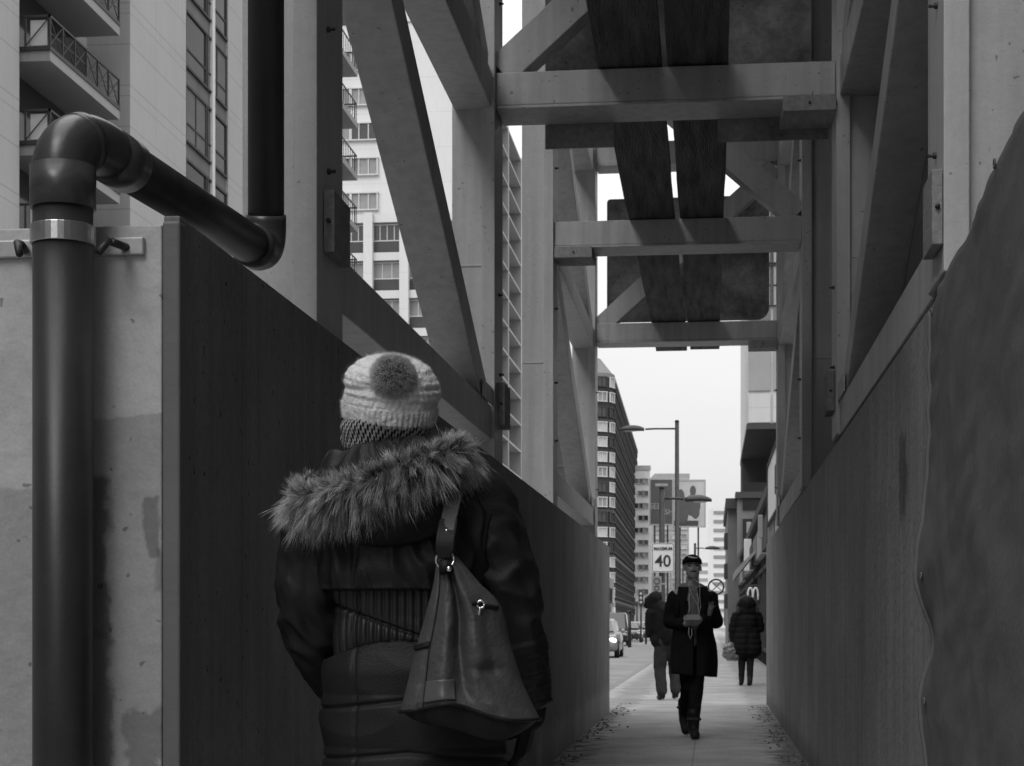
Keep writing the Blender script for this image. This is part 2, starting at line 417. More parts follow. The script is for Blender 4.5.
# ------------------------------------------------------------------ steel gantry over the walkway
gan = empty('steel_gantry', 'grey steel gantry of posts, beams and diagonals standing over the walkway', 'gantry', (0, 5.7, 0))
OY = 5.7
FY = [5.72, 10.50, 14.44, 19.72]
PXL, PXR = -1.30, .74
PW = .26
ZT = 9.2
def gb(name, mb, m=None, parent=None, bevel=.006):
    mb.v = [(x, y - OY, z) for x, y, z in mb.v] if parent is None else mb.v
    return mb.build(name, m or steel, parent or gan, bevel)
CH = [(2.20, 2.40), (4.20, 4.42), (6.20, 6.46), (8.3, 8.5)]
for i, Y in enumerate(FY):
    for s in (-1, 1):
        xi = PXL if s < 0 else PXR
        xo = xi + s * PW
        a, b = min(xi, xo), max(xi, xo)
        g = MB(); g.box(a, b, Y, Y + .38, .0 if s < 0 else 2.20, ZT)
        if s > 0: g.box(.80, b - .003, Y + .002, Y + .378, 0, 2.199)
        po = gb('post', g)
        # flange strip down the walkway corner and weld seam collars
        x0, x1 = (xi - .075, xi + .006) if s < 0 else (xi - .006, xi + .075)
        g = MB(); g.box(x0, x1, Y - .045 - OY, Y + .362 - OY, .0 if s < 0 else 2.203, ZT - .01)
        g.build('flange', steel_strip, po, .004)
        g = MB()
        for zz in (3.25, 5.3):
            g.box(a + .003 if s < 0 else b - .185, b - .073 if s < 0 else b - .003, Y - .006 - OY, Y + .1 - OY, zz, zz + .012)
        g.build('weld_seam', steel, po, .002)
        for zz in (2.62, 3.1, 3.72, 4.9):
            if random.random() < .75:
                g = MB()
                yy = Y + .10 + random.random() * .1
                g.tube([(xi - s * .002, yy - OY, zz), (xi - s * .016, yy - OY, zz)], .011, 8)
                g.tube([(xi - s * .002, yy - OY, zz), (xi - s * .034, yy - OY, zz)], .006, 6)
                g.build('bolt', bolt_m, po)
    # transverse beams: a tall web with a lip below
    for (z0, z1) in CH[1:]:
        dz = .06 if i == 3 else 0
        g = MB(); g.box(PXL + .008, PXR - .008, Y + .004, Y + .34, z0 + .02 + dz, z1 + dz)
        be = gb('cross_beam', g)
        g = MB(); g.box(PXL + .012, PXR - .012, Y + .0 - OY, Y + .37 - OY, z0 + dz, z0 + .018 + dz); g.build('flange', steel, be, .003)
    # diagonal of the upper panel, alternating hands
    lo, hi = (PXL + .03, PXR - .03) if i in (1, 3) else (PXR - .03, PXL + .03)
    g = MB(); g.bar((lo, Y + .13, 4.44), (hi, Y + .13, 6.2), .2, .2, Vector((0, 1, 0))); gb('diagonal', g)
for s in (-1, 1):
    xi = PXL - .012 if s < 0 else PXR + .012
    xc = xi + s * .118
    for k in (0, 2):
        y0, y1 = FY[k] + .383, FY[k + 1] - .003
        for (z0, z1) in CH:
            g = MB(); g.box(xc - .115, xc + .115, y0, y1, z0, z1); gb('chord', g)
        # web diagonals: falling away from the viewer in every bay
        for (z0, z1) in ((2.40, 4.20), (4.42, 6.20), (6.46, 8.3)):
            if z0 < 5: A, B = (y1 - .17, z0 - .02), (y0 + .10, z1 + .02)
            else: A, B = (y0 + .1, z0 - .02), (y1 - .17, z1 + .02)
            g = MB(); g.bar((xc, A[0], A[1]), (xc, B[0], B[1]), .222, .20); dg = gb('diagonal', g)
            if z0 == 2.40:
                # gusset at the foot
                g = MB(); g.box(xi - s * .002, xi - s * .002 - s * .008, y1 - .5 - OY, y1 - OY, 2.398, 2.50) if s < 0 else g.box(xi - .01, xi - .002, y1 - .5 - OY, y1 - OY, 2.398, 2.50)
                g.build('gusset', steel, dg, .002)

# the deck the gantry carries, above the picture
for k in range(24):
    g = MB(); y = 5.6 + k * .62 - OY; g.box(PXL - .5, PXR + .35, y, y + .60, ZT + .004, ZT + .08); g.build('deck_board', plank_m, gan)

# planks lying along the gantry
def plank(x0, x1, y0, y1, label, seed):
    g = MB(); rings = []
    for k in range(80):
        t = k / 79; y = y0 + (y1 - y0) * t
        wob = .010 * fnoise((y, seed, 0), .7); ew = .005 * fnoise((y, seed, 5), 2.5)
        zz = 4.424 + .008 + .006 * fnoise((y, seed, 9), .5) + .058 * max(0, min(1, (y - 15) / 4.7))
        rings.append([(x0 + wob - ew, y, zz), (x0 + wob - ew, y, zz + .05), (x1 + wob + ew, y, zz + .05), (x1 + wob + ew, y, zz)])
    g.loft(rings, True, True, smooth=False)
    return tag(g.build('scaffold_plank', plank_m, bevel=.004), label, 'plank', 'planks laid along the gantry beams')
plank(-.675, -.295, 5.3, 21.9, 'left one of the two rough dark planks laid lengthwise on the gantry beams', 1)
plank(-.255, .105, 5.3, 21.8, 'right one of the two rough dark planks laid lengthwise on the gantry beams', 2)
# plywood sheets
def sheet(x0, x1, y, z0, z1, label, r=.06, m=None):
    pts = []
    for (cx, cz, a0) in ((x0 + r, z0 + r, PI), (x1 - r, z0 + r, 1.5 * PI), (x1 - r * .3, z1 - r * .3, 0), (x0 + r * .3, z1 - r * .3, .5 * PI)):
        rr = r if cz < (z0 + z1) / 2 else r * .3
        for k in range(6):
            a = a0 + PI / 2 * k / 5; pts.append((cx + rr * math.cos(a), cz + rr * math.sin(a)))
    g = MB(); g.loft([[(x, y, z) for x, z in pts], [(x, y + .022, z) for x, z in pts]], True, True, smooth=False)
    return tag(g.build('plywood_sheet', m or ply_m), label, 'plywood sheet', 'plywood sheets on the gantry')
sheet(-1.03, -.60, FY[1] + .40, 4.06, 4.42, 'short grey plywood strip hung below the planks behind the nearest crossbeam, at left', .005, timber_dk)
sheet(-1.03, .61, FY[1] + .40, 4.50, 6.15, 'big stained plywood sheet standing upright on the planks behind the nearest crossbeam', .012)
sheet(.04, .72, FY[1] + .40, 4.07, 4.42, 'short dark plywood strip hung below the planks behind the nearest crossbeam, at right', .008)
sheet(-1.19, .66, FY[3] + .42, 4.56, 5.98, 'broad dark plywood sheet with rounded corners standing behind the farthest crossbeam', .14)
# timber packers
def packer(x0, x1, y0, y1, z0, z1, label, m=timber, tilt=0., skew=.0):
    o = empty('timber_block', label, 'timber block', ((x0 + x1) / 2, (y0 + y1) / 2, z0), tilt, 'timber blocks wedged on the gantry')
    hx, hy = (x1 - x0) / 2, (y1 - y0) / 2; h = z1 - z0
    g = MB(); g.add([(-hx, -hy, 0), (hx, -hy, 0), (hx, hy, skew), (-hx, hy, skew), (-hx, -hy, h), (hx, -hy, h), (hx, hy, h), (-hx, hy, h)],
                    [(3, 2, 1, 0), (4, 5, 6, 7), (0, 1, 5, 4), (1, 2, 6, 5), (2, 3, 7, 6), (3, 0, 4, 7)])
    mb = g.build('block', m, o, .004)
    g = MB(); g.tube([(0, 0, h * .5), (0, -hy - .012, h * .5)], .008, 8); g.build('nail', bolt_m, o)
    return o
packer(PXL + .008, PXL + .046, 5.76, 6.02, 2.33, 2.54, 'pale ended timber block fixed to the nearest left post above the hoarding', timber)
packer(.42, .73, 10.40, 10.90, 4.10, 4.192, 'timber block under the right end of the nearest crossbeam', timber_dk, .0, .03)
packer(-1.28, -.97, 14.34, 14.84, 4.10, 4.192, 'timber block under the left end of the middle crossbeam', timber_dk, .0, .03)
packer(.42, .73, 19.64, 20.1, 4.16, 4.252, 'timber block under the right end of the farthest crossbeam', timber_dk, .0, .03)
packer(.698, .732, 5.68, 5.92, 2.29, 2.53, 'worn timber block fixed to the nearest right post above the tarpaulin', timber_dk)
packer(.690, .732, 10.6, 10.9, 2.36, 2.60, 'pale timber block fixed to the second right post above the hoarding', timber)
packer(PXL + .008, PXL + .05, 10.6, 10.9, 2.30, 2.56, 'grey timber block fixed to the second left post above the hoarding', timber_dk)

# ------------------------------------------------------------------ drain pipe
dp = empty('drain_pipe', 'glossy dark plastic drain pipe in front of the pale wall, elbowing back to the gantry', 'pipe', tuple(Vector((at(63, 300, 4.03).x, at(63, 300, 4.03).y, 0))))
o0 = dp.location.copy()
def lp(px, py, d): return at(px, py, d) - o0
r0 = .0685; r1 = .0585; r2 = .056
P = lp(63, 200, 4.03)
g = MB(); g.tube([(0, 0, 0), (0, 0, P.z)], r0, 32); g.build('pipe', pvc, dp)
ctop = lp(63, 172, 4.03)
A, B = lp(122, 163, 4.25), lp(258, 249, 5.36)
# curved elbow
dirn = (B - A).normalized()
def bez(p0, p1, p2, n): return [p0 * (1 - t) ** 2 + p1 * (2 * t * (1 - t)) + p2 * t * t for t in [k / n for k in range(n + 1)]]
corner = A - dirn * .28; corner = Vector((ctop.x * .75 + corner.x * .25, ctop.y * .75 + corner.y * .25, corner.z + .085))
e0 = Vector((0, 0, ctop.z)); e1 = A - dirn * .03
curve = bez(e0, Vector((0.012, 0, ctop.z + .118)), e1, 26)
g = MB(); g.tube(curve, [.0725 - .009 * k / 26 for k in range(27)], 36); g.build('elbow', pvc_fit, dp)
g = MB(); g.tube([e0 + Vector((0, 0, -.085)), e0 + Vector((0, 0, .012))], .075, 36); g.build('collar', pvc_fit, dp)
mid = curve[13]; dm = (curve[14] - curve[12]).normalized()
g = MB(); g.tube([mid - dm * .012, mid + dm * .012], .0705, 36); g.build('collar', pvc_fit, dp)
g = MB(); g.tube([e1 - dirn * .05, e1 + dirn * .06], .067, 36); g.build('collar', pvc_fit, dp)
g = MB(); g.tube([A - dirn * .05, B], r1, 32); g.build('pipe', pvc, dp)
C0 = lp(266, 215, 5.42)
g = MB(); g.tube([B - dirn * .01] + bez(B, B + dirn * .10, Vector((C0.x, C0.y, C0.z)), 14), r1 * 1.06, 32); g.build('elbow', pvc_fit, dp)
g = MB(); g.tube([B - dirn * .08, B + dirn * .01], r1 * 1.11, 32); g.build('collar', pvc_fit, dp)
g = MB(); g.tube([C0 - Vector((0, 0, .02)), C0 + Vector((0, 0, 5.5))], r2, 32); g.build('pipe', pvc, dp)
# strap clamp on a strut
zc = lp(63, 236, 4.03).z
cl_ = MB(); rings = []
for (rr, zz) in ((.0695, -.022), (.074, -.022), (.074, .022), (.0695, .022)):
    rings.append([(rr * math.cos(2 * PI * k / 32), rr * math.sin(2 * PI * k / 32), zc + zz) for k in range(32)])
cl_.loft(rings + [rings[0]], True, False, smooth=False); clamp = cl_.build('clamp', zinc, dp, .002)
g = MB(); g.box(-.55, .165, .078, .112, zc - .03, zc + .012); st_ = g.build('strut', zinc_dull, clamp, .004)
for x in (.125, -.125):
    g = MB(); g.tube([(x, .09, zc - .012), (x * .88, .02, zc - .012)], .01, 8); g.tube([(x * .88, .0, zc - .012), (x * .75, -.025, zc - .045)], .009, 8)
    g.build('bolt', bolt_m, clamp)

# ------------------------------------------------------------------ buildings
b_pale = mat('pale_cladding', .36, .85, .06, .35, .1, 4, streak=.07)
joints(b_pale, 'Z', 1.38, .035, .72, .2); joints(b_pale, 'Z', 2.76, .03, .75, .55); joints(b_pale, 'Y', 3.1, .03, .8, .4)
b_grey = mat('grey_cladding', .28, .85, .07, .4, .1, 4, streak=.1)
b_light = mat('white_render', .60, .8, .06, .2, .05, 3, streak=.06)
joints(b_light, 'Z', 2.78, .05, .86)
b_mid = mat('mid_render', .34, .85, .1, .3, .05, 3)
b_shade = mat('spandrel_panel', .14, .8, .2, .8, .1, 8, spec=.15)
b_brick = mat('dark_brick', .055, .95, .2, .8, .1, 8, spec=.0)
b_brick2 = mat('brown_brick', .17, .9, .2, .8, .1, 8)
b_dark = mat('dark_panel', .05, .7, .2, .5, .05, 5)
b_white = mat('pale_tower', .62, .8, .06, .1, 0)  # far white walls, with distance haze put into the pale colour
glass = mat('window_glass', .03, .08, .3, .4, .01, 2, spec=.8)
glass_mid = mat('window_blind', .22, .3, .35, .5, 0, spec=.6)
glass_dk = mat('office_glass', .03, .5, .5, .3, 0, spec=.03)
glass_refl = mat('window_painted_reflection', .42, .3, .2, .6, 0)  # bright reflection put into the pale base colour of the panes
frame_d = mat('dark_window_frame', .06, .6, .2, 2, 0, spec=.1)
frame_l = mat('light_window_frame', .5, .5, .1, 2, 0)
rail_m = mat('dark_railing', .04, .5, .1, 3, 0, metal=.3)
pv = mat('shopfront_panel', .20, .5, .3, .6, 0)

def win_mesh(w, h, fr, gl, t=.07, mull=1, dep=.12, bar=None):
    """a window in the XZ plane facing -Y, its pane set back in the frame"""
    g = MB()
    g.box(-w / 2, w / 2, -dep * .35, -dep * .3, -h / 2, h / 2, 1)
    for a in (-w / 2, w / 2 - t): g.box(a, a + t, -dep, .0, -h / 2 + t, h / 2 - t, 0)
    for a in (-h / 2, h / 2 - t): g.box(-w / 2 - t * .5, w / 2 + t * .5, -dep * 1.1, .0, a, a + t, 0)
    for k in range(1, mull + 1):
        x = -w / 2 + w * k / (mull + 1); g.box(x - t * .4, x + t * .4, -dep * .8, -.001, -h / 2 + t, h / 2 - t, 0)
    if bar is not None: g.box(-w / 2 + t, w / 2 - t, -dep * .75, -.002, -h / 2 + h * bar, -h / 2 + h * bar + t * .8, 0)
    me = bpy.data.meshes.new('window'); me.from_pydata(g.v, [], g.f)
    for m in (fr, gl): me.materials.append(m)
    me.polygons.foreach_set('material_index', g.mi); me.update()
    return me
def put(name, me, parent, loc, rz=0.):
    o = bpy.data.objects.new(name, me); COL.objects.link(o); o.parent = parent; o.location = loc; o.rotation_euler = (0, 0, rz); return o
def windows(parent, places, meshes, cap=96):
    """the nearest as window parts; past the cap the rest as one part of the building"""
    for k, (x, y, z, rz, mi) in enumerate(places[:cap]): put('window', meshes[mi], parent, (x, y, z), rz)
    if len(places) > cap:
        bm = bmesh.new()
        for (x, y, z, rz, mi) in places[cap:]:
            t = bmesh.new(); t.from_mesh(meshes[mi]); t.transform(Matrix.Translation((x, y, z)) @ Matrix.Rotation(rz, 4, 'Z'))
            tmp = bpy.data.meshes.new('t'); t.to_mesh(tmp); t.free(); n0 = len(bm.faces); bm.from_mesh(tmp); bm.faces.ensure_lookup_table()
            for f in bm.faces[n0:]:
                if f.material_index == 1: f.material_index = 1 + mi
            bpy.data.meshes.remove(tmp)
        me = bpy.data.meshes.new('window_rows'); bm.to_mesh(me); bm.free()
        me.materials.append(meshes[-1].materials[0])
        for m in meshes: me.materials.append(m.materials[1])
        tag(put('window_rows', me, parent, (0, 0, 0)), kind='stuff')
QS = PI / 2          # a window turned to face the street (+X)

# A: balconied apartment tower at the far left
SX = -19.3
def lx(px, X=-19.3): return at_x(px, 400, X).y - 56.7
BN, BF = lx(49.5), lx(119)
A_ = empty('apartment_tower', 'pale panelled apartment tower with slab balconies at upper left, above the drain pipe', 'building', (SX, 56.7, 0))
def lx(px, X=SX): return at_x(px, 400, X).y - 56.7       # distance along the street to the column of the photo
ya, yb, yc, yd, ye = 0, lx(186), lx(228), lx(243), lx(247)
H = 48
g = MB()
g.box(-9, 0, ya, yb, 0, H)                       # broad blank pier
g.box(-9, 0, yc, yd, 0, H)
g.box(-9, -.4, yd, ye, 0, H); g.box(-9, 0, ye, ye + 5, 0, H)
g.box(-9, -1.5, -7.6, ya, 0, H)                  # recessed balcony bay
g.box(-9, -.75, -16, -7.6, 0, H)                 # next pier toward the viewer
g.build('wall', b_pale, A_)
g = MB(); g.box(-9, -.10, yb + .003, yc - .003, 0, H - .2); g.build('window_bay', b_shade, A_)
FH = 2.76
z0 = at_x(119, 120, SX).z - .42                    # underside of the balcony slab in view
zb = at_x(50, 61, SX).z % FH
wm = [win_mesh(2.5, 2.15, frame_d, glass, .09, 0, .08, .32), win_mesh(2.5, 2.15, frame_d, b_shade, .09, 1, .08, .32)]
pl = []
za = EYE + (625 - 60) / F * (SX / ((207 - 512) / F * CT - ST))
for k in range(17):
    z = zb + k * FH
    if 5 < z < H - 3 and 12 < z < 30:
        cw = (yc - yb) / 2
        for j in (0, 1):
            o = put('window', wm[(k * 3 + j) % 4 == 1], A_, (-.095, yb + cw * (j + .5), za % FH + k * FH), QS); o.scale.x = (cw * .96) / 2.5
        o = put('window', wm[0], A_, (-.395, (yd + ye) / 2, za % FH + k * FH), QS); o.scale.x = .5
g = MB(); g.box(-.09, .03, yb + (yc - yb) * .60, yb + (yc - yb) * .66, 0, H); g.build('mullion', b_light, A_)
for k in range(2, 17):
    z = zb + k * FH
    if not 12 < z < 30: continue
    g = MB(); g.box(-1.49, .02, BN, BF, z, z + .30); g.build('balcony_slab', b_grey, A_)
    bal = MB(); bal.box(-1.46, .05, BN - .07, BF, z + .30, z + .42)
    zt = z + .42
    bal.box(-.02, .04, BN - .05, BF - .02, zt + .86, zt + .92); bal.box(-1.46, .04, BN - .05, BN + .01, zt + .86, zt + .92)
    for j in range(7):
        ST_ = (BF - BN) / 6.05; y = BN - .02 + j * ST_; bal.box(-.02, .04, y, y + .05, zt, zt + .86)
        if j < 6:
            bal.bar((.01, y, zt + .02), (.01, y + ST_, zt + .85), .025, .03); bal.bar((.01, y, zt + .85), (.01, y + ST_, zt + .02), .025, .03)
            bal.box(0, .02, y + .1, y + ST_ - .02, zt + .40, zt + .43)
    for x in (-1.46, -.75): bal.box(x, x + .05, BN - .05, BN, zt, zt + .86)
    bal.bar((-.75, BN - .02, zt), (0, BN - .02, zt + .85), .025, .03, Vector((0, 1, 0)))
    bal.build('balcony_railing', rail_m, A_)
    g = MB(); g.box(-1.5, -1.44, -7.5, ya - .1, z + .42, z + 2.72); g.build('balcony_door', glass, A_)
    g = MB(); g.box(-.6, -.1, BN + .05, BN + .08, zt + .05, zt + .8); g.build('balcony_screen', frame_l, A_)

# B: pale slab tower with window column, podium below
yB = 137
def bx(px, Y): return at_y(px, 400, Y).x
B_ = empty('apartment_tower', 'whitish slab tower with a blank end wall, seen between the left gantry posts', 'building', (-27, yB, 0))
zt = at_y(405, 22, yB).z
g = MB(); g.box(-12, bx(464, yB) + 27, 0, 16, 0, zt); g.box(-12, bx(464, yB) + 27.15, -.15, 16.2, zt, zt + .9); g.build('wall', b_light, B_)
wm = [win_mesh(2.3, 1.45, frame_l, glass_mid, .1, 2, .2), win_mesh(2.3, 1.45, frame_l, glass, .1, 2, .2)]
zw = at_y(360, 132, yB).z % 2.78
pl = []
for k in range(11, 17):
    for px in (338, 364): pl.append((bx(px, yB) + 27, -.02, zw + 2.78 * k, 0, (k + px) % 3 == 0))
windows(B_, pl, wm)
P_ = empty('podium_building', 'pale framed podium block with dark window bands, seen low between the left gantry posts', 'building', (-27, 131, 0))
zt = at_y(360, 213, 131).z
g = MB(); g.box(-14, bx(470, 131) + 27, .6, 5.5, 0, zt); g.build('wall', b_mid, P_)
g = MB()
for px in (332, 368, 404, 440): x = bx(px, 131) + 27; g.box(x - .35, x + .35, -.1, .6, 0, zt)
for k in range(12): g.box(-14, bx(470, 131) + 27, .2, .6, zt - .7 - k * 2.9, zt - k * 2.9 - .1)
g.build('frame', b_light, P_)
wm = [win_mesh(2.2, 1.3, frame_l, glass_mid, .08, 2, .12), win_mesh(2.2, 1.3, frame_l, glass, .08, 3, .12)]
bnd = MB(); pl = []
for k in range(11):
    zz = zt - .75 - k * 2.9
    for a, b in ((332, 368), (368, 404), (404, 440)):
        x = (bx(a, 131) + bx(b, 131)) / 2 + 27; pl.append((x, .6, zz - .7, 0, (k * 5 + a) % 4 == 0))
        g = MB(); g.box(x - 1.15, x + 1.15, .45, .598, zz - 2.1, zz - 1.45); g.build('spandrel', b_dark, P_)
windows(P_, pl, wm)
# A2: balcony end of a block further along the street
A2 = empty('apartment_block', 'grey block showing only its stacked balcony ends behind the nearest left post', 'building', (-19.6, 88, 0))
g = MB(); g.box(-9, -.4, -14, 3.5, 0, 46); g.build('wall', b_grey, A2)
zz0 = at(356, 118, 92).z % 2.75
for k in range(4, 16):
    z = zz0 + k * 2.75
    g = MB(); g.box(-.39, .95, -1, 3.4, z - .3, z); g.build('balcony_slab', b_grey, A2)
    g = MB()
    g.box(.88, .93, -1, 3.4, z + .95, z + 1.02); g.box(-.38, .93, 3.3, 3.36, z + .95, z + 1.02)
    for j in range(9): g.box(.89, .92, -1 + j * .54, -.96 + j * .54, z, z + .95)
    for j in range(5): g.box(-.3 + j * .28, -.27 + j * .28, 3.31, 3.34, z, z + .95)
    g.build('balcony_railing', rail_m, A2)

# C: concrete tower with an egg-crate of loggias
C_ = empty('apartment_tower', 'tall concrete tower with an egg crate of small loggias, seen behind the second left post', 'building', (-19.9, 164, 0))
zt = at_x(509, 128, -19.9).z; L0 = at_x(494, 400, -19.9).y - 164; L1 = at_x(521.5, 400, -19.9).y - 164
g = MB(); g.box(-14, -1.6, L0 - 6, L1, 0, zt - .1); g.build('wall', b_shade, C_)
g = MB(); nb = 2
for j in range(nb + 1): y = L0 + (L1 - L0) * j / nb; g.box(-1.6, 0, y - .32, y + .32, 0, zt)
g.build('fin', b_mid, C_)
for k in range(5, 20):
    z = zt - .3 - (k - 5) * 2.8; g = MB(); g.box(-1.595, -.03, L0 - .1, L1 + .1, z, z + .2); g.build('floor_slab', b_mid, C_)
    for j in range(nb):
        y = L0 + (L1 - L0) * (j + .5) / nb; put('window', wm[1], C_, (-1.595, y, z - 1.2), QS)

# D: dark brick office building with a rounded corner
dD = 340
D_ = empty('office_building', 'dark brick office building with a rounded window corner, left of the tall street lamp', 'building')
cc = at(593.5, 625, dD + 6); Rr = 3.9
D_.location = (cc.x, cc.y, 0); D_.rotation_euler = (0, 0, R(.6))
zt = at(612, 373, dD).z
pts = []
for k in range(13):
    a = -PI + PI * k / 12 if False else R(-115) + R(115) * k / 12
    pts.append((Rr * math.cos(a), Rr * math.sin(a)))
fp = [(-22, -Rr * math.sin(R(65)) + 1)] + pts + [(Rr, 150), (-22, 150)]
g = MB(); g.loft([[(x, y, 0) for x, y in fp], [(x, y, zt) for x, y in fp]], True, True, smooth=False); g.build('wall', b_brick, D_)
g = MB()
rf = [[((x if x < -5 else x) * s, (y if y > 20 else y * s), zt + h) for x, y in fp] for s, h in ((1.06, -.5), (1.06, .4), (1., .4), (.35, 3.6))]
g.loft(rf, True, True, smooth=False); g.build('roof', b_brick2, D_)
wm = [win_mesh(2.1, 2.0, frame_l, glass_refl, .16, 1, .3), win_mesh(2.1, 2.0, frame_d, glass, .16, 1, .3), win_mesh(2.1, 2.0, frame_l, glass_mid, .16, 1, .3)]
near, far = [], []
nf = 17; fh = zt / nf
for k in range(1, nf):
    z = k * fh + fh * .55
    for j, a in enumerate((-100, -62, -22)):
        aa = R(a); near.append(((Rr + .0) * math.cos(aa), Rr * math.sin(aa), z, aa + QS, (0, 2, 0, 1, 2, 0, 1)[(k * 5 + j * 3) % 7]))
    for j in range(35):
        far.append((Rr, 3.5 + j * 4.1, z, QS, (3, 3, 4, 3, 3)[(k * 3 + j * 7 + (k * j) % 5) % 5]))
wm += [win_mesh(2.9, 1.75, frame_d, glass_dk, .2, 2, .3), win_mesh(2.9, 1.75, frame_d, b_shade, .2, 2, .3)]
far.sort(key=lambda q: q[1])
windows(D_, near + far, wm, 98)
g = MB()
for k in range(1, nf + 1):
    if k % 3 == 2: 
        rr = [(x * 1.035, y * 1.035 if y < 20 else y) for x, y in fp]
        g.loft([[(x, y, k * fh - .25) for x, y in rr], [(x, y, k * fh + .15) for x, y in rr]], True, True, smooth=False)
g.build('string_course', b_dark, D_)

# E: pale slender block; F: block with a billboard in front; G: striped tower; street end
def block(name, label, px0, px1, pytop, d, depth, m, cat='building', base=625):
    a, b = at(px0, pytop, d), at(px1, pytop, d)
    wdt = (b - a).length
    o = empty(name, label, cat, ((a.x + b.x) / 2, (a.y + b.y) / 2, 0), TH)
    g = MB(); g.box(-wdt / 2, wdt / 2, 0, depth, 0, a.z); g.build('wall', m, o)
    return o, wdt, a.z
E_, wE, zE = block('apartment_block', 'pale slender block with a column of dark windows beside the rounded brick building', 622, 650, 470, 470, 30, b_light)
wm = [win_mesh(1.6, 1.5, frame_l, glass, .1, 0, .3), win_mesh(1.6, 1.5, frame_l, glass_mid, .1, 0, .3)]
pl = []
for k in range(1, int(zE / 3.3)):
    for x in (.18, .34): pl.append((wE * x, -.02, zE - k * 3.3 + .3, 0, int(x > .3 and k % 2)))
    if k % 2: pl.append((wE * .03, -.02, zE - k * 3.3 + .3, 0, 0))
windows(E_, pl, wm)
g = MB(); g.box(-wE / 2 - .2, wE / 2 + .2, -.25, 30.2, zE, zE + 1.2); g.build('parapet', b_mid, E_)
F_, wF, zF = block('apartment_block', 'light grid fronted block standing behind the two billboards', 652, 689, 478, 520, 30, b_mid)
wm = [win_mesh(1.9, 1.7, frame_l, glass_refl, .15, 0, .3), win_mesh(1.9, 1.7, frame_l, glass_mid, .15, 0, .3)]
pl = []
for k in range(1, int(zF / 2.9)):
    for j in range(4): pl.append((wF * (j - 1.5) * .24, -.02, zF - k * 2.9, 0, (k * 3 + j) % 2))
windows(F_, pl, wm)
g = MB(); g.box(-wF / 2 + 1, wF / 2 + .4, 2, 20, zF, zF + 1.5); g.build('roof_box', b_grey, F_)
G_, wG, zG = block('tower_block', 'far white tower striped with rows of balconies, right of the billboards', 713.5, 727.5, 507, 700, 20, b_white)
b_band = mat('balcony_band', .22, .8, .1, .1, 0)
for k in range(13):
    g = MB(); z = zG - 1.6 - k * 3.55; g.box(-wG / 2 - .05, wG / 2 + .05, -.5, 0, z - 1.1, z); g.build('balcony_row', b_band, G_)
I_, wI, zI = block('office_block', 'low pale block closing the far end of the street', 690, 720, 560, 900, 30, b_white)
g = MB()
for k in range(6): g.box(-wI / 2, wI / 2, -.3, 0, zI - 3 - 4 * k, zI - 1.4 - 4 * k)
g.build('window_band', b_grey, I_)
# street-level frontage on the left
J_ = empty('shop_row', 'low dark shop row across the road behind the parked cars', 'building', (-17.9, 110, 0))
g = MB(); g.box(-8, 0, 0, 215, 0, 9.5); g.build('wall', b_brick2, J_)
wm = [win_mesh(5.2, 2.6, frame_d, glass, .14, 2, .3), win_mesh(5.2, 2.2, frame_l, glass_refl, .14, 2, .3), win_mesh(5.2, 2.2, frame_d, glass_mid, .14, 2, .3)]
pl = []
for j in range(33):
    pl.append((.01, 3.5 + j * 6.4, 1.7, QS, (0, 2, 0, 1)[j % 4])); pl.append((.01, 3.5 + j * 6.4, 6.3, QS, (2, 0, 1)[j % 3]))
windows(J_, pl, wm)
for j in range(0, 33, 2):
    g = MB(); y = 3.5 + j * 6.4; g.box(.0, .5, y - 2.6, y + 2.6, 3.35, 4.3); g.build('fascia', b_light if j % 4 == 0 else b_dark, J_)

# the block opposite the walkway, on the viewer's left
O_ = empty('apartment_block', 'plain grey block across the road opposite the walkway', 'building', (-19.6, -30, 0))
g = MB(); g.box(-12, 0, -30, 66, 0, 34); g.build('wall', b_brick2, O_)
for j in range(15):
    for k in range(9): put('window', wm[(j + k) % 3], O_, (-.01, -27 + j * 6.2, 4.5 + k * 3.3), QS)
# ---- right side
K_ = empty('building_site', 'dark clad building under construction behind the right side of the gantry', 'building', (1.15, 0, 0))
g = MB(); g.box(0, 12, -30, 17.0, 0, 34); g.build('cladding', clad_m, K_)
g = MB()
for k in range(11): g.box(-.06, -.0, -30, 17.0, 2.9 + k * 3.1, 3.2 + k * 3.1)
g.build('floor_edge', b_dark, K_)
# glass fronted tower with a cantilevered box
T_ = empty('glass_tower', 'modern tower with a glazed cantilevered box over a dark soffit, right of the walkway mouth', 'building', (1.78, 87, 0))
zs = at(747, 423, 86.2).z - .3
g = MB(); g.box(.0, 16, 16.0, 20, 0, zs); g.build('wall', b_dark, T_)
g = MB(); g.box(-.03, 16, -.05, 20, zs, zs + .28); g.build('soffit', b_dark, T_)
g = MB(); g.box(0, 16, .25, 20, zs + .28, 52); g.build('wall', b_light, T_)
nfl = 10
gl_t = mat('curtain_glass', .19, .06, .25, .25, 0, spec=.7)
gl_d = mat('curtain_glass_dark', .16, .08, .3, .3, 0, spec=.7)
gl_b = mat('curtain_glass_bright', .36, .12, .1, .5, 0, spec=.6)
mb_me = {}
def panel_mesh(w, h, m):
    g = MB(); g.box(-w / 2 + .04, w / 2 - .04, -.10, 0, -h / 2 + .04, h / 2 - .04)
    me = bpy.data.meshes.new('glass_panel'); me.from_pydata(g.v, [], g.f); me.materials.append(m); me.update(); return me
pms = [panel_mesh(1.15, 2.05, m) for m in (gl_t, gl_d, gl_b)]
pm_s = panel_mesh(1.15, 1.5, b_light)
pm_g = win_mesh(1.15, 2.05, frame_d, gl_b, .05, 2, .12, .5)
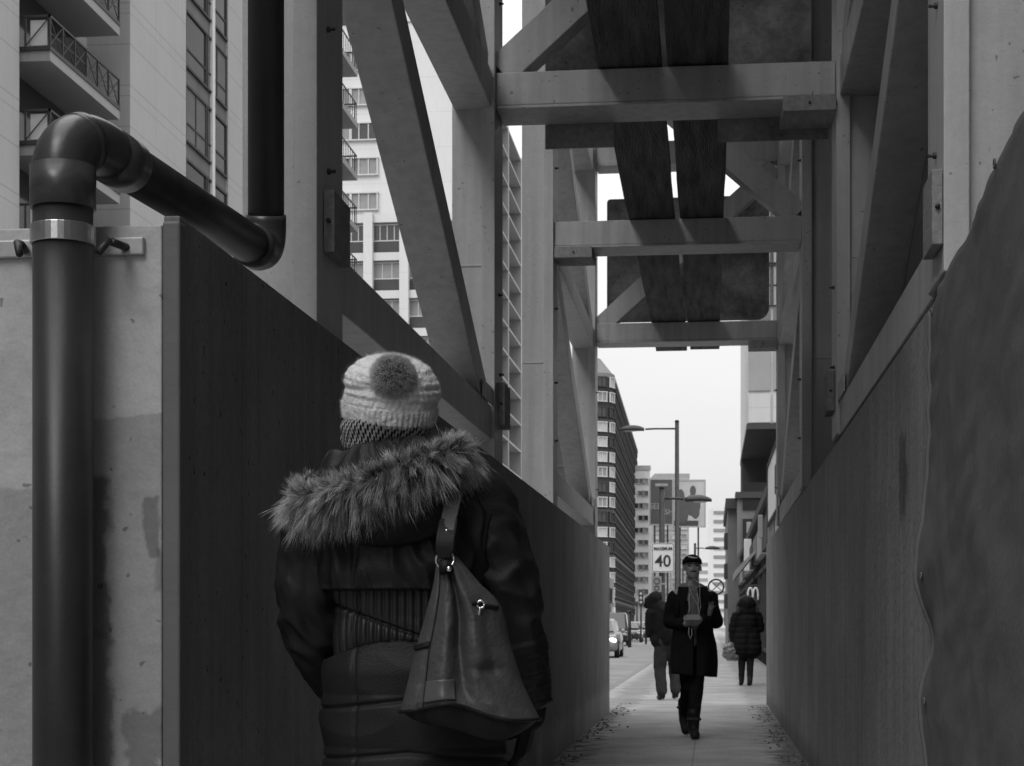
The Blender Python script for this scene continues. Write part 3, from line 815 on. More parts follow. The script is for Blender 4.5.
for k in range(12):
    zc = zs + .3 + (1.5 / 2 if k == 0 else 1.55 + (k - 1) * 2.1 + 1.05)
    for j in range(5):
        put('glass_panel', pm_s if k == 0 else (pms[2] if k == 1 else pms[0] if k == 2 else pm_g), T_, (.6 + j * 1.2, .24, zc))
pms2 = [panel_mesh(1.9, .62, m) for m in (gl_b, gl_t)]
# stacked pale tower rising above, behind the plywood sheet
U_ = empty('office_tower', 'pale gridded office tower rising behind the glass box, seen beside the far right post', 'building', (3.6, 128.5, 0))
g = MB(); g.box(0, 18, 0, 25, 0, 70); g.build('wall', b_mid, U_)
for k in range(18, 52):
    g = MB(); z = k * 1.3
    for j in range(12): g.box(.15 + j * .8, .15 + j * .8 + .62, -.15, 0, z, z + .95)
    g.build('window_row', gl_b, U_)
# brick block beyond
V_ = empty('brick_building', 'dark brick corner building with a flat cornice, behind the woman in the quilted coat', 'building', (1.27, 86, 0))
zv = at(745, 499, 85).z
g = MB(); g.box(-.02, 10, -.8, .9, 0, zv); g.box(-.45, -.025, .2, 16, 0, zv - .45); g.build('wall', b_brick2, V_)
g = MB(); g.box(-.56, -.03, -.2, 16, zv - .45, zv + .05); g.box(-.1, 10, -1.0, .9, zv, zv + .3); g.build('cornice', b_dark, V_)
g = MB()
for k in range(4): g.box(.25, 2.0, -.9, -.8, 1.4 + k * 1.75, 2.7 + k * 1.75)
g.build('window_row', glass, V_)
g = MB()
for k in range(3): g.box(-.62, -.45, .6, 3.6, 1.9 + k * 1.5, 2.6 + k * 1.5)
g.build('balcony', b_dark, V_)
# shop row just beyond the right hoarding
W_ = empty('shop_row', 'low row of shops with signs and awnings beyond the end of the right hoarding', 'building', (1.46, 27, 0))
g = MB(); g.box(0, 9, 0, 72, 0, 4.3); g.build('wall', b_brick, W_)
g = MB(); g.box(-.1, 9, -.05, 72.1, 4.3, 4.55); g.build('roof', b_dark, W_)
wm = [win_mesh(3.6, 2.2, frame_d, glass, .1, 2, .1), win_mesh(3.6, 2.2, frame_d, glass_mid, .1, 2, .1)]
for j in range(15): put('window', wm[j % 3 == 1], W_, (-.005, 2.5 + j * 4.7, 1.5), -QS)
for j in range(0, 15): 
    g = MB(); y = 2.5 + j * 4.7; g.box(-.16, -.005, y - 2, y + 2, 2.95, 3.7); g.build('fascia', (b_dark, b_mid, b_brick2)[j % 3], W_)
sgn_w = mat('white_sign_face', .72, .5, .08, .6, 0)
sgn_g = mat('grey_sign_face', .3, .5, .2, .8, 0)
dark_ink = mat('dark_sign_ink', .03, .6, .1, 3, 0)
white_ink = mat('white_sign_ink', .8, .5, .05, 3, 0)
def street_sign(label, px0, px1, zlo, zhi, X, m, t=.16, name='shop_sign'):
    y0, y1 = at_x(px1, 500, X).y, at_x(px0, 500, X).y
    o = empty(name, label, 'sign', (X, y0, zlo))
    g = MB(); g.box(0, t, 0, y1 - y0, 0, zhi - zlo); g.build('face', m, o)
    g = MB()
    L = y1 - y0; h = zhi - zlo
    g.box(-.03, t + .02, -.06, -.002, -.05, h + .05); g.box(-.03, t + .02, L + .002, L + .06, -.05, h + .05)
    g.box(-.03, t + .02, 0, L, h + .002, h + .06); g.box(-.03, t + .02, 0, L, -.06, -.002)
    g.build('frame', frame_d, o)
    return o, L, h
s1, L1_, h1 = street_sign('large white fascia sign facing the street just past the right hoarding', 768, 777.5, 3.35, 4.62, 1.28, sgn_w)
g = MB(); g.box(-.012, -.004, L1_ * .06, L1_ * .22, h1 * .28, h1 * .72); g.build('panel', dark_ink, s1)
def box_sign(label, px0, px1, py0, py1, d, m, name='hanging_sign'):
    a, b = at(px0, py1, d), at(px1, py0, d); wd = (at(px1, py1, d) - a).length
    o = empty(name, label, 'sign', ((a.x + b.x) / 2, (a.y + b.y) / 2, a.z))
    g = MB(); g.box(-wd / 2, wd / 2, -.08, .08, 0, b.z - a.z); g.build('face', m, o, .02)
    g = MB(); g.box(wd / 2, wd / 2 + .9, -.02, .02, (b.z - a.z) * .8, (b.z - a.z) * .8 + .05); g.build('bracket', frame_d, o)
    return o, wd, b.z - a.z
box_sign('tall white hanging sign above the woman in the quilted coat', 744, 751.5, 539, 571, 60, sgn_w)
box_sign('tilted pale hanging sign on the shop row above the tall white one', 746.5, 751, 522, 533, 72, sgn_g)
box_sign('small pale hanging sign high on the shop row near the cornice', 758, 763, 515, 538, 44, sgn_g)
# awning
aw = empty('awning', 'pale striped shop awning sloping out over the pavement at right', 'awning', (1.46, 52, 2.6))
g = MB()
for k in range(8): g.add([(0, k * .7, .85), (0, k * .7 + .69, .85), (-.75, k * .7 + .69, .1), (-.75, k * .7, .1), (0, k * .7, .80), (0, k * .7 + .69, .80), (-.75, k * .7 + .69, -.12), (-.75, k * .7, -.12)],
                             [(0, 1, 2, 3), (7, 6, 5, 4), (0, 3, 7, 4), (1, 5, 6, 2), (3, 2, 6, 7), (0, 4, 5, 1)], k % 2)
g.build('canopy', [sgn_g, b_mid], aw)
# twin arches sign
ma = at(748, 600, 38); mb2 = at(758.5, 588, 38)
ar = empty('shop_sign', 'white double arched letter sign just above the hood of the woman in the quilted coat', 'sign', (at(753, 600, 38).x, at(753, 600, 38).y, ma.z))
wd = (at(758.5, 600, 38) - ma).length; hh = mb2.z - ma.z
g = MB()
for s in (-1, 1):
    pts = []
    for k in range(21):
        t = PI * k / 20; x = s * wd / 4 - wd / 4.2 * math.cos(t); z = hh * math.sin(t) ** .62
        pts.append((x, 0, z))
    g.tube(pts, .022, 8)
g.build('arches', white_ink, ar)
g = MB(); g.box(-.5 * wd - .05, .5 * wd + .42, .06, .14, -.25, hh + .08); g.build('board', b_dark, ar)
# ring sign on a bracket
rg = empty('ring_sign', 'open ring sign with crossed bars on a bracket, right of the walking man', 'sign', tuple(at(716, 587, 100)))
g = MB(); rr = .43
g.tube([(rr * math.cos(2 * PI * k / 32), 0, rr * math.sin(2 * PI * k / 32)) for k in range(33)], .05, 8); g.build('ring', frame_d, rg)
g = MB(); g.bar((-.3, 0, -.3), (.3, 0, .3), .05, .06); g.bar((-.25, 0, .3), (.3, 0, -.2), .05, .06); g.build('bar', frame_d, rg)
g = MB(); g.box(.44, 1.1, -.03, .03, -.03, .03); g.box(.45, .9, -.05, .05, -2.2, -.5); g.build('bracket', pv, rg)

# ------------------------------------------------------------------ street furniture
pole_m = mat('dark_lamp_post', .035, .5, .2, 4, .02, metal=.2)
lens_m = mat('lamp_lens', .5, .3, .1, 3, 0)
def street_lamp(label, px, pytop, d, arm, lampw, pr=.085, n_arm=1):
    p = at(px, 625, d); zt = at(px, pytop, d).z
    o = empty('street_lamp', label, 'street lamp', (p.x, p.y, 0), TH, 'lamps along the kerb')
    g = MB(); g.tube([(0, 0, 0), (0, 0, .6), (0, 0, .62), (0, 0, zt)], [pr * 1.5, pr * 1.5, pr, pr * .8], 14); g.build('pole', pole_m, o)
    g = MB(); g.tube([(0, 0, zt), (0, 0, zt + .06)], [pr * 1.0, pr * .5], 12); g.build('cap', pole_m, o)
    s = 1 if arm > 0 else -1; za = zt - .28
    g = MB(); g.tube([(0, 0, za), (arm * .6, 0, za - .0), (arm - s * lampw * .2, 0, za - .02)], .035, 8); g.build('arm', pole_m, o)
    rings = []
    for k in range(13):
        t = k / 12; x = arm + s * lampw * (t - .15)
        hgt = .16 * math.sin(PI * min(1, .08 + t * .9)) ** .7 * (lampw / .9) + .012
        wy = .17 * math.sin(PI * min(1, .06 + t * .9)) ** .6 * (lampw / .9) + .015
        rings.append([(x, wy * math.cos(2 * PI * j / 16), za - .04 + (hgt * math.sin(2 * PI * j / 16) if j <= 8 else .05 * math.sin(2 * PI * j / 16))) for j in range(16)])
    g = MB(); g.loft(rings); hd = g.build('lamp_head', pole_m, o)
    g = MB(); g.ell((arm + s * lampw * .42, 0, za - .08), (lampw * .3, .11, .035)); g.build('lens', lens_m, hd)
    return o
street_lamp('tallest street lamp, its arm reaching left over the road', 677, 421.5, 68, -1.42, .95, .10)
pl2 = street_lamp('shorter lamp post carrying the speed limit sign, its lamp to the right', 662, 488, 47, .72, .72, .092)
street_lamp('small distant street lamp with its lamp half hidden behind the walking man', 695, 544, 120, .85, 1.0, .10)
street_lamp('faint street lamp far along the kerb, its arm over the road', 683, 560, 175, -1.9, 1.0, .10)
# speed sign
sp = at(662.8, 572.5, 46.85)
ss = empty('speed_sign', 'white MAXIMUM 40 speed limit sign mounted on the shorter lamp post', 'sign', tuple(sp), TH)
sw, sh = 22.6 / F * 46.85, 29.5 / F * 46.85
g = MB()
def rrect(w, z0, z1, r, y):
    pts = []
    for (cx, cz, a0) in ((-w / 2 + r, z0 + r, PI), (w / 2 - r, z0 + r, 1.5 * PI), (w / 2 - r, z1 - r, 0), (-w / 2 + r, z1 - r, .5 * PI)):
        for k in range(6): a = a0 + PI / 2 * k / 5; pts.append((cx + r * math.cos(a), y, cz + r * math.sin(a)))
    return pts
g.loft([rrect(sw, 0, sh, .05, -.06), rrect(sw, 0, sh, .05, -.045)], True, True, smooth=False); g.build('plate', white_ink, ss)
g = MB(); o_, i_ = rrect(sw - .03, .015, sh - .015, .045, -.063), rrect(sw - .06, .03, sh - .03, .035, -.063)
g.loft([o_, i_], True, False, smooth=False); g.build('border', dark_ink, ss)
text('lettering', 'MAXIMUM', .118, dark_ink, ss, (0, -.066, sh * .80), sx=.9, bold=.004)
text('lettering', '40', .44, dark_ink, ss, (0, -.066, sh * .37), sx=.98, bold=.006)
g = MB(); g.box(-.03, .03, -.044, .0, sh * .75, sh * .8); g.box(-.03, .03, -.044, .0, sh * .2, sh * .25); g.build('bracket', zinc_dull, ss)
ps = empty('parking_sign', 'small pale parking plate below the speed limit sign', 'sign', tuple(at(656.5, 592, 46.8)), TH)
g = MB(); g.box(-.13, .13, -.06, -.045, 0, .42); g.build('plate', sgn_g, ps)
g = MB(); g.tube([(.075 * math.cos(2 * PI * k / 16), -.064, .29 + .075 * math.sin(2 * PI * k / 16)) for k in range(17)], .012, 6); g.tube([(.06 * math.cos(2 * PI * k / 16), -.064, .1 + .06 * math.sin(2 * PI * k / 16)) for k in range(17)], .012, 6); g.build('symbol', dark_ink, ps)
g = MB(); g.box(.0, .25, -.044, -.02, .2, .24); g.build('bracket', zinc_dull, ps)
# other poles and signals across the road
def pole(label, px, py, d, r=.07, cat='pole'):
    p = at(px, 625, d); o = empty('utility_pole', label, cat, (p.x, p.y, -.13), 0, 'poles across the road')
    g = MB(); g.tube([(0, 0, 0), (0, 0, at(px, py, d).z + .13)], [r, r * .7], 10); g.build('pole', pole_m, o)
    g = MB(); g.ell((0, 0, at(px, py, d).z + .15), (r * 1.1, r * 1.1, .06)); g.build('cap', pole_m, o)
    return o
pole('dark pole across the road nearest the end of the left hoarding', 629.5, 612, 95, .11)
pole('thin pole across the road close to the hooded man', 646, 614, 110, .07)
pole('slim pole between the other two across the road', 637, 604, 140, .08)
tl = empty('traffic_light', 'small traffic light on a pole across the road left of the hooded man', 'traffic light', (at(641, 625, 120).x, at(641, 625, 120).y, -.13))
g = MB(); g.tube([(0, 0, 0), (0, 0, 3.4)], .06, 10); g.build('pole', pole_m, tl)
g = MB(); g.box(-.16, .16, -.2, .05, 2.6, 3.5); g.build('housing', pole_m, tl, .02)
for k in range(3):
    g = MB(); g.ell((0, -.21, 2.76 + k * .29), (.1, .03, .1)); g.build('lens', lens_m, tl)

# billboards on a frame in front of the gridded block
def billboard(label, px0, px1, py0, py1, d, m):
    a, b = at(px0, py1, d), at(px1, py0, d); wd = (at(px1, py1, d) - a).length; h = b.z - a.z
    o = empty('billboard', label, 'billboard', ((a.x + b.x) / 2, (a.y + b.y) / 2, a.z), TH)
    g = MB(); g.box(-wd / 2, wd / 2, -.1, .1, 0, h); g.build('panel', m, o)
    g = MB()
    for z in (-.35, h + .002): g.box(-wd / 2 - .3, wd / 2 + .3, -.2, .2, z, z + .345)
    for x in (-wd / 2 - .3, wd / 2 + .002): g.box(x, x + .298, -.2, .2, 0, h)
    g.build('frame', b_mid, o)
    g = MB()
    for x in (-wd * .3, wd * .3): g.box(x - .2, x + .2, .12, .5, -a.z, h * .9)
    g.build('post', pole_m, o)
    return o, wd, h
bb_d = mat('billboard_dark_print', .075, .6, .12, .3, 0); bb_l = mat('billboard_light_print', .42, .6, .15, .25, 0)
o, wd, h = billboard('left dark billboard panel with pale lettering', 650.5, 672, 480, 524, 430, bb_d)
text('lettering', 'SEE', 2.0, sgn_g, o, (-wd * .28, -.11, h * .40), sx=1.); text('lettering', 'FISH', 1.8, sgn_g, o, (wd * .24, -.11, h * .27))
g = MB(); g.box(-wd * .28, wd * .3, -.12, -.105, h * .86, h * .92); g.build('print', sgn_g, o)
o, wd, h = billboard('right light billboard panel with the dark figure of a person', 674, 704.5, 481, 526, 430, bb_l)
fig = MB()
fig.ell((wd * .12, -.11, h * .78), (wd * .10, .02, h * .12)); fig.ell((wd * .10, -.11, h * .46), (wd * .27, .02, h * .24)); fig.ell((-wd * .28, -.115, h * .62), (wd * .13, .02, h * .2))
fig.ell((-wd * .22, -.115, h * .3), (wd * .2, .02, h * .28)); fig.ell((wd * .2, -.112, h * .3), (wd * .14, .02, h * .14)); fig.build('print', bb_d, o)
g = MB(); g.box(-wd * .5, wd * .3, -.125, -.12, 0, h * .12); g.build('print', b_dark, o)

# ------------------------------------------------------------------ cars
tyre = mat('tyre_rubber', .02, .8, .1, 5, 0)
lamp_on = mat('headlight_lit', .8, .2, .02, 3, 0, emit=5.)
def car(label, x, y, paint, rz=0., lit=True, name='parked_car', van=False, group='cars on the road'):
    o = empty(name, label, 'car', (x, y, -.13), rz, group)
    hz = 1.45 if not van else 1.95
    # lower body: stations from front (-y) to tail
    st_ = [(-2.2, .62, .42, .60), (-2.1, .80, .30, .72), (-1.6, .86, .24, .82), (-.8, .89, .22, .92), (.6, .90, .22, .95), (1.7, .88, .24, .98), (2.1, .82, .30, .92), (2.2, .7, .42, .8)]
    rings = []
    for (yy, hw, z0, z1) in st_:
        pr = [(-hw, z0 + .08), (-hw * .92, z0), (hw * .92, z0), (hw, z0 + .08), (hw * 1.0, (z0 + z1) / 2), (hw * .95, z1 - .06), (hw * .85, z1), (-hw * .85, z1), (-hw * .95, z1 - .06), (-hw, (z0 + z1) / 2)]
        rings.append([(a, yy, b) for a, b in pr])
    g = MB(); g.loft(rings); g.build('body', paint, o)
    cs = [(-.95, .74, .86, .93), (-.2, .64, .88, hz - .05), (.4, .62, .9, hz), (1.2, .62, .9, hz - .03), (1.95 if van else 1.75, .70, .88, hz - .15 if van else .98)]
    rings = [[(-hw * 1.12, yy, z0), (hw * 1.12, yy, z0), (hw, yy, z1 - .04), (hw * .9, yy, z1), (-hw * .9, yy, z1), (-hw, yy, z1 - .04)] for (yy, hw, z0, z1) in cs]
    g = MB(); g.loft(rings, smooth=False); g.build('roof', paint, o)
    g = MB(); hw = .62
    g.add([(-.66, -.93, .97), (.66, -.93, .97), (.56, -.24, hz - .09), (-.56, -.24, hz - .09), (-.66, -.90, .93), (.66, -.90, .93), (.56, -.2, hz - .11), (-.56, -.2, hz - .11)],
          [(0, 1, 2, 3), (4, 7, 6, 5), (0, 4, 5, 1), (1, 5, 6, 2), (2, 6, 7, 3), (3, 7, 4, 0)]); 
    for v in range(len(g.v)): g.v[v] = (g.v[v][0], g.v[v][1] - .03, g.v[v][2] + .02)
    g.build('windscreen', glass, o)
    for s in (-1, 1):
        g = MB(); g.add([(s * .74, -.75, .97), (s * .74, 1.45, 1.0), (s * .66, 1.15, hz - .1), (s * .66, -.15, hz - .1), (s * .70, -.75, .97), (s * .70, 1.45, 1.0), (s * .62, 1.15, hz - .1), (s * .62, -.15, hz - .1)],
                        [(0, 1, 2, 3), (4, 7, 6, 5), (0, 4, 5, 1), (1, 5, 6, 2), (2, 6, 7, 3), (3, 7, 4, 0)]); g.build('side_window', glass, o)
        g = MB(); g.ell((s * .66, -2.08, .64), (.17, .08, .09)); g.build('headlight', lamp_on if lit else lens_m, o)
        g = MB(); g.ell((s * .98, -.62, 1.0), (.09, .06, .07)); g.build('wing_mirror', paint, o)
        for yy in (-1.35, 1.35):
            g = MB(); rr = .32
            pr = [(.72, .18), (.72, .30), (.75, rr), (.87, rr), (.90, .30), (.90, .18)]
            g.loft([[(s * a, yy + b * math.cos(2 * PI * k / 20), .32 + b * math.sin(2 * PI * k / 20)) for k in range(20)] for a, b in pr], True, True); wh = g.build('wheel', tyre, o)
            g = MB(); g.loft([[(s * a, yy + b * math.cos(2 * PI * k / 16), .32 + b * math.sin(2 * PI * k / 16)) for k in range(16)] for a, b in ((.895, .2), (.91, .17), (.905, .05))], True, True); g.build('rim', zinc_dull, wh)
    g = MB(); g.box(-.45, .45, -2.235, -2.19, .45, .58); g.build('grille', dark_ink, o)
    return o
pw = mat('white_car_paint', .30, .25, .05, 2, 0, coat=.5); pd = mat('dark_car_paint', .03, .2, .1, 2, 0, coat=.6); pg = mat('grey_car_paint', .2, .25, .1, 2, 0, coat=.5)
def carpx(px, d): p = at(px, 625, d); return p.x, p.y
x, y = carpx(597.5, 66); car('white car with lit headlights half hidden by the end of the left hoarding', x, y, pw)
x, y = carpx(615, 104); car('dark tall car with unlit lamps behind the white car', x, y, pd, van=True, lit=False)
x, y = carpx(630, 125); car('dark car with unlit lamps between the lit cars and the hooded man', x, y, pd, lit=False)
x, y = carpx(641, 135); car('low dark car with lit headlights nearest the hooded man', x, y, pd)
x, y = carpx(648, 165); car('small dark distant car with lit headlights behind the hooded man', x, y, pd)

# ------------------------------------------------------------------ people
skin_m = mat('skin', .42, .5, .08, 8, .05, 120)
hair_m = mat('dark_hair', .02, .6, .3, 40, .2, 80)
coat_blk = mat('black_coat_wool', .018, .85, .2, 8, .25, 150, spec=.04)
coat_nyl = mat('dark_parka_cloth', .015, .5, .2, 6, .14, 220, spec=.2)
quilt_m = mat('quilted_panel_cloth', .017, .4, .2, 6, .06, 120, spec=.3)
jeans = mat('dark_trousers', .016, .85, .2, 10, .15, 150, spec=.04)
greyp = mat('grey_trousers', .045, .85, .15, 8, .15, 120, spec=.04)
hoodie_m = mat('grey_hoodie', .20, .9, .1, 9, .15, 150, spec=.2)
shoe_m = mat('dark_shoe', .015, .5, .2, 12, .05, 60, spec=.2)
sole_m = mat('pale_sole', .4, .7, .1, 12, 0)
glove_m = mat('dark_glove', .012, .6, .2, 12, .1, 120, spec=.1)
white_c = mat('white_cable', .7, .5, .03, 3, 0)
bag_m = mat('dark_bag_leather', .06, .52, .22, 7, .18, 110, spec=.32)
bag_dk = mat('dark_bag_base', .014, .55, .2, 9, .1, 110, spec=.15)
strap_m = mat('bag_strap_leather', .06, .4, .15, 10, .08, 90)
patch_m = mat('bag_patch_leather', .085, .42, .12, 9, .08, 90)
metal_m = mat('bag_hardware', .75, .2, .1, 10, 0, metal=1.)
knit = mat('pale_knit', .72, .95, .12, 26, .6, 55, spec=.1)

def hair_mat(name, lo, hi):
    m = bpy.data.materials.new(name); m.use_nodes = True; nt = m.node_tree; p = nt.nodes['Principled BSDF']
    a = nt.nodes.new('ShaderNodeAttribute'); a.attribute_name = 'tone'
    mr = nt.nodes.new('ShaderNodeMapRange'); mr.inputs['To Min'].default_value = lo; mr.inputs['To Max'].default_value = hi
    nt.links.new(a.outputs['Fac'], mr.inputs['Value']); cb = nt.nodes.new('ShaderNodeCombineColor')
    for i in range(3): nt.links.new(mr.outputs[0], cb.inputs[i])
    nt.links.new(cb.outputs[0], p.inputs['Base Color']); p.inputs['Roughness'].default_value = .6; p.inputs['Specular IOR Level'].default_value = .3
    return m
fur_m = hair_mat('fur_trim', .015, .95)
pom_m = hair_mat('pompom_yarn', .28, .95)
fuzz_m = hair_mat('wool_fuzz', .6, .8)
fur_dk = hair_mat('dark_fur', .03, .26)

def strands(name, roots, m, parent, seg=3):
    """hairs as tapering three-sided tubes; roots: (position, direction, length, radius, bend vector, tone)"""
    V, Fc, tone = [], [], []
    for (p, d, L, r, bend, tn) in roots:
        d = d.normalized(); a = d.orthogonal().normalized(); b = d.cross(a); o = len(V)
        for k in range(seg):
            t = k / seg; c = p + d * (L * t) + bend * (L * t * t); rr = r * (1 - .75 * t)
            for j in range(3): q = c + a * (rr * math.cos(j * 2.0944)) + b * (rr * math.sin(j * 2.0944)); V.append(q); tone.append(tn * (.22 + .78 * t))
            if k:
                for j in range(3):
                    i0 = o + (k - 1) * 3 + j; i1 = o + (k - 1) * 3 + (j + 1) % 3; Fc.append((i0, i1, i1 + 3, i0 + 3))
        V.append(p + d * L + bend * L); tone.append(tn)
        q = o + (seg - 1) * 3
        for j in range(3): Fc.append((q + j, q + (j + 1) % 3, len(V) - 1))
    me = bpy.data.meshes.new(name); me.from_pydata([tuple(v) for v in V], [], Fc); me.materials.append(m)
    at_ = me.attributes.new('tone', 'FLOAT', 'POINT'); at_.data.foreach_set('value', tone)
    me.polygons.foreach_set('use_smooth', [True] * len(me.polygons)); me.update()
    return link(name, me, parent)

def hand(mb, wrist, d, palm_n, thumb_side, size=.185, curl=.5, spread=.1):
    """palm and five bent fingers of unequal length, from the wrist along d"""
    wrist = Vector(wrist); d = Vector(d).normalized(); n = Vector(palm_n); n = (n - d * n.dot(d)).normalized(); s = d.cross(n) * thumb_side
    pl = size * .5; hw = size * .21
    for k in range(5):
        x = (k - 2) / 2 * hw * .72
        mb.capsule(wrist + s * x * .6, size * .085, wrist + d * pl * .92 + s * x, size * .075, 10)
    for k, ln in enumerate((.40, .47, .44, .34)):
        x = (1.5 - k) / 1.5 * hw * .88
        p = wrist + d * pl * .9 + s * x; dd = (d + s * (1.5 - k) * spread).normalized(); r = size * .050
        for j, f in enumerate((.45, .32, .23)):
            a = curl * (.55, .95, .75)[j]
            ax = dd.cross(n).normalized(); dd = Matrix.Rotation(a, 3, ax) @ dd
            q = p + dd * (size * ln * f); mb.capsule(p, r, q, r * .92, 10); p = q; r *= .92
    p = wrist + d * pl * .22 + s * hw * .75; dd = (d * .75 + s * .75 + n * .35).normalized(); r = size * .06
    for j, f in enumerate((.20, .16, .13)):
        q = p + dd * (size * f); mb.capsule(p, r, q, r * .92, 10); p = q; r *= .92
        dd = (dd + n * .28 * curl * 2 - s * .22).normalized()

def head_parts(mb, c, fwd, h=.235, face=True):
    """skull, jaw, brow, nose, lips, ears about centre c, facing fwd"""
    f = Vector(fwd).normalized(); u = Vector((0, 0, 1)); u = (u - f * u.dot(f)).normalized(); s = f.cross(u)
    M = Matrix((s, f, u)).transposed(); c = Vector(c)
    def P(x, y, z): return c + M @ Vector((x * h, y * h, z * h))
    mb.ell(P(0, -.06, .12), (h * .33, h * .40, h * .38), M, 20, 14)
    mb.ell(P(0, .10, -.16), (h * .26, h * .26, h * .30), M, 18, 12)
    mb.ell(P(0, .19, -.36), (h * .12, h * .10, h * .09), M)
    if face:
        mb.capsule(P(-.15, .31, .10), h * .045, P(.15, .31, .10), h * .045, 8)
        mb.capsule(P(0, .34, .06), h * .030, P(0, .43, -.10), h * .050, 8)
        mb.capsule(P(-.05, .37, -.12), h * .035, P(.05, .37, -.12), h * .035, 8)
        mb.capsule(P(-.075, .315, -.225), h * .022, P(.075, .315, -.225), h * .022, 8)
        mb.capsule(P(-.06, .31, -.265), h * .024, P(.06, .31, -.265), h * .024, 8)
        for k in (-1, 1):
            mb.ell(P(k * .15, .28, -.06), (h * .08, h * .07, h * .07), M)
            mb.ell(P(k * .335, -.03, -.03), (h * .035, h * .075, h * .12), M)
    return P, M

def folds(amp, s1, s2, seed, stretch=(1, 1, 1)):
    def fn(co, n):
        q = Vector((co.x * stretch[0], co.y * stretch[1], co.z * stretch[2]))
        a = 1 - abs(fnoise(q, s1, seed)) * 2.2
        return amp * a + amp * .45 * fnoise(q, s2, seed + 7)
    return fn

# ================================================== the woman in front
D0 = 4.0
wp = at(395, 625, D0)
W = empty('person', 'woman from behind in dark parka with fur trimmed hood and pale bobble hat', 'person', (wp.x, wp.y, 0), TH)
def wl(px, py, dy=0.):
    d = D0 + dy
    return Vector(((px - 512) / F * d - (395 - 512) / F * D0, dy, EYE + (625 - py) / F * d))
# body: head, neck, torso core, legs, hands - one skin
mb = MB()
hc = wl(386, 402, .0) + Vector((0, .02, -.01))
head_parts(mb, hc, (-.1, 1, -.03), .235)
mb.capsule(hc + Vector((0, -.03, -.08)), .055, (.01, .0, 1.40), .06)
mb.capsule((-.10, .02, 1.33), .07, (.13, .02, 1.33), .07); mb.capsule((.02, .02, 1.3), .11, (.03, .02, .95), .12)
for s, x, y in ((-1, -.05, .0), (1, .12, .03)):
    mb.capsule((x, .0, .88), .088, (x - .005, -.01 + y, .50), .062); mb.capsule((x - .005, -.01 + y, .50), .058, (x, .02 + y, .10), .038)
    mb.capsule((x, .03 + y, .06), .036, (x + s * .02, .18 + y, .035), .030)
for a, b, c in (((-.18, .02, 1.33), (-.195, .02, 1.10), (-.12, .16, .93)), ((.20, .02, 1.33), (.268, .0, 1.08), (.298, .06, .86))):
    mb.capsule(a, .05, b, .042); mb.capsule(b, .04, c, .028)
hand(mb, (-.12, .16, .93), (.55, .6, -.45), (.3, -.2, -1), 1, .17, .5)
skin('body', mb, .009, skin_m, W, 5)
# gloves: right hand hanging behind the bag
gl = MB(); gl.capsule(wl(534, 690, .02), .034, wl(530, 716, .03), .036)
hand(gl, wl(531, 712, .03), (-.22, .12, -1), (-1, .2, .1), 1, .20, .55, .06)
for (v) in (): pass
skin('glove', gl, .005, glove_m, W, 4)

# coat torso, an analytic loft with quilting and seams
CX = lambda z: .022 + .022 * max(0, min(1, (1.15 - z) / .3))
prof = [(.50, .225, .175), (.62, .218, .168), (.76, .198, .158), (.88, .194, .156), (.97, .184, .150), (1.03, .166, .136), (1.10, .158, .126), (1.17, .170, .127), (1.26, .203, .135), (1.33, .215, .132), (1.385, .200, .120), (1.43, .150, .105), (1.47, .095, .085), (1.50, .075, .075)]
def interp(z):
    for (a, b) in zip(prof, prof[1:]):
        if a[0] <= z <= b[0]:
            t = (z - a[0]) / (b[0] - a[0]); t = t * t * (3 - 2 * t) * .5 + t * .5
            return a[1] + (b[1] - a[1]) * t, a[2] + (b[2] - a[2]) * t
    return prof[-1][1:] if z > 1 else prof[0][1:]
def groove(x, c, wd): return math.exp(-((x - c) / wd) ** 2)
def panel_low(x): return 1.055 - .5 * (x - .02) ** 2 * 3.2 - .012
def coat_pt(th, z, extra=0.):
    rx, ry = interp(z); e = 2.35
    c, s = math.cos(th), math.sin(th)
    x = CX(z) + rx * math.copysign(abs(c) ** (2 / e), c); y = ry * math.copysign(abs(s) ** (2 / e), s)
    back = s < .35
    d = extra
    zl, zu = panel_low(x), 1.158
    if zl < z < zu and back:
        ph = x / .0175
        q = abs(math.sin(PI * ph)) ** .55
        up = 1.085 - .35 * (x + .02)
        if z > up: d += .007 * q * (.55 + .45 * min(1, (z - up) / .02)) - .004
        else: d += .011 * q * abs(math.sin(PI * min(1, (z - zl) / max(.01, up - zl)))) ** .4 - .005
        d -= .006 * groove(z, up, .004)
    else:
        d += .009 if z < zl else .012 * max(0, 1 - (z - zu) / .08)
        # bulk and creases of the blouson back above the waist
        if z > zu: d += .014 * (1 - 2 * abs(fnoise((x * 1.0, th, z * 2.2 + x * 1.6), 4.0, 2))) + .004 * fnoise((x, y, z), 14, 5) + .010 * groove(z, 1.20 + .08 * x, .03)
        else:
            d += .005 * (1 - 2 * abs(fnoise((x, th * .3, z * 2.5), 3.2, 8))) + .003 * fnoise((x, y, z), 11, 3)
            for zc in (.915 - .12 * abs(x - .04), .80 - .1 * abs(x - .04), .69): d -= .008 * groove(z, zc, .005)
            d += .006 * abs(math.sin((z - .69) / .118 * PI)) ** .6
            d -= .005 * groove(x, -.072, .0035)
    if back and z > zl: d -= .004 * groove(x, -.075, .003) + (.004 * groove(x, -.075, .003))
    if z < .54: d -= .01 * (1 - (z - .5) / .04)
    L = math.hypot(c / rx, s / ry); nx, ny = c / rx / L, s / ry / L
    return Vector((x + nx * d, y + ny * d, z))
NTH = 300
zs_ = [.50 + (1.50 - .50) * k / 330 for k in range(331)]
def ring(z): return [coat_pt(2 * PI * j / NTH, z) for j in range(NTH)]
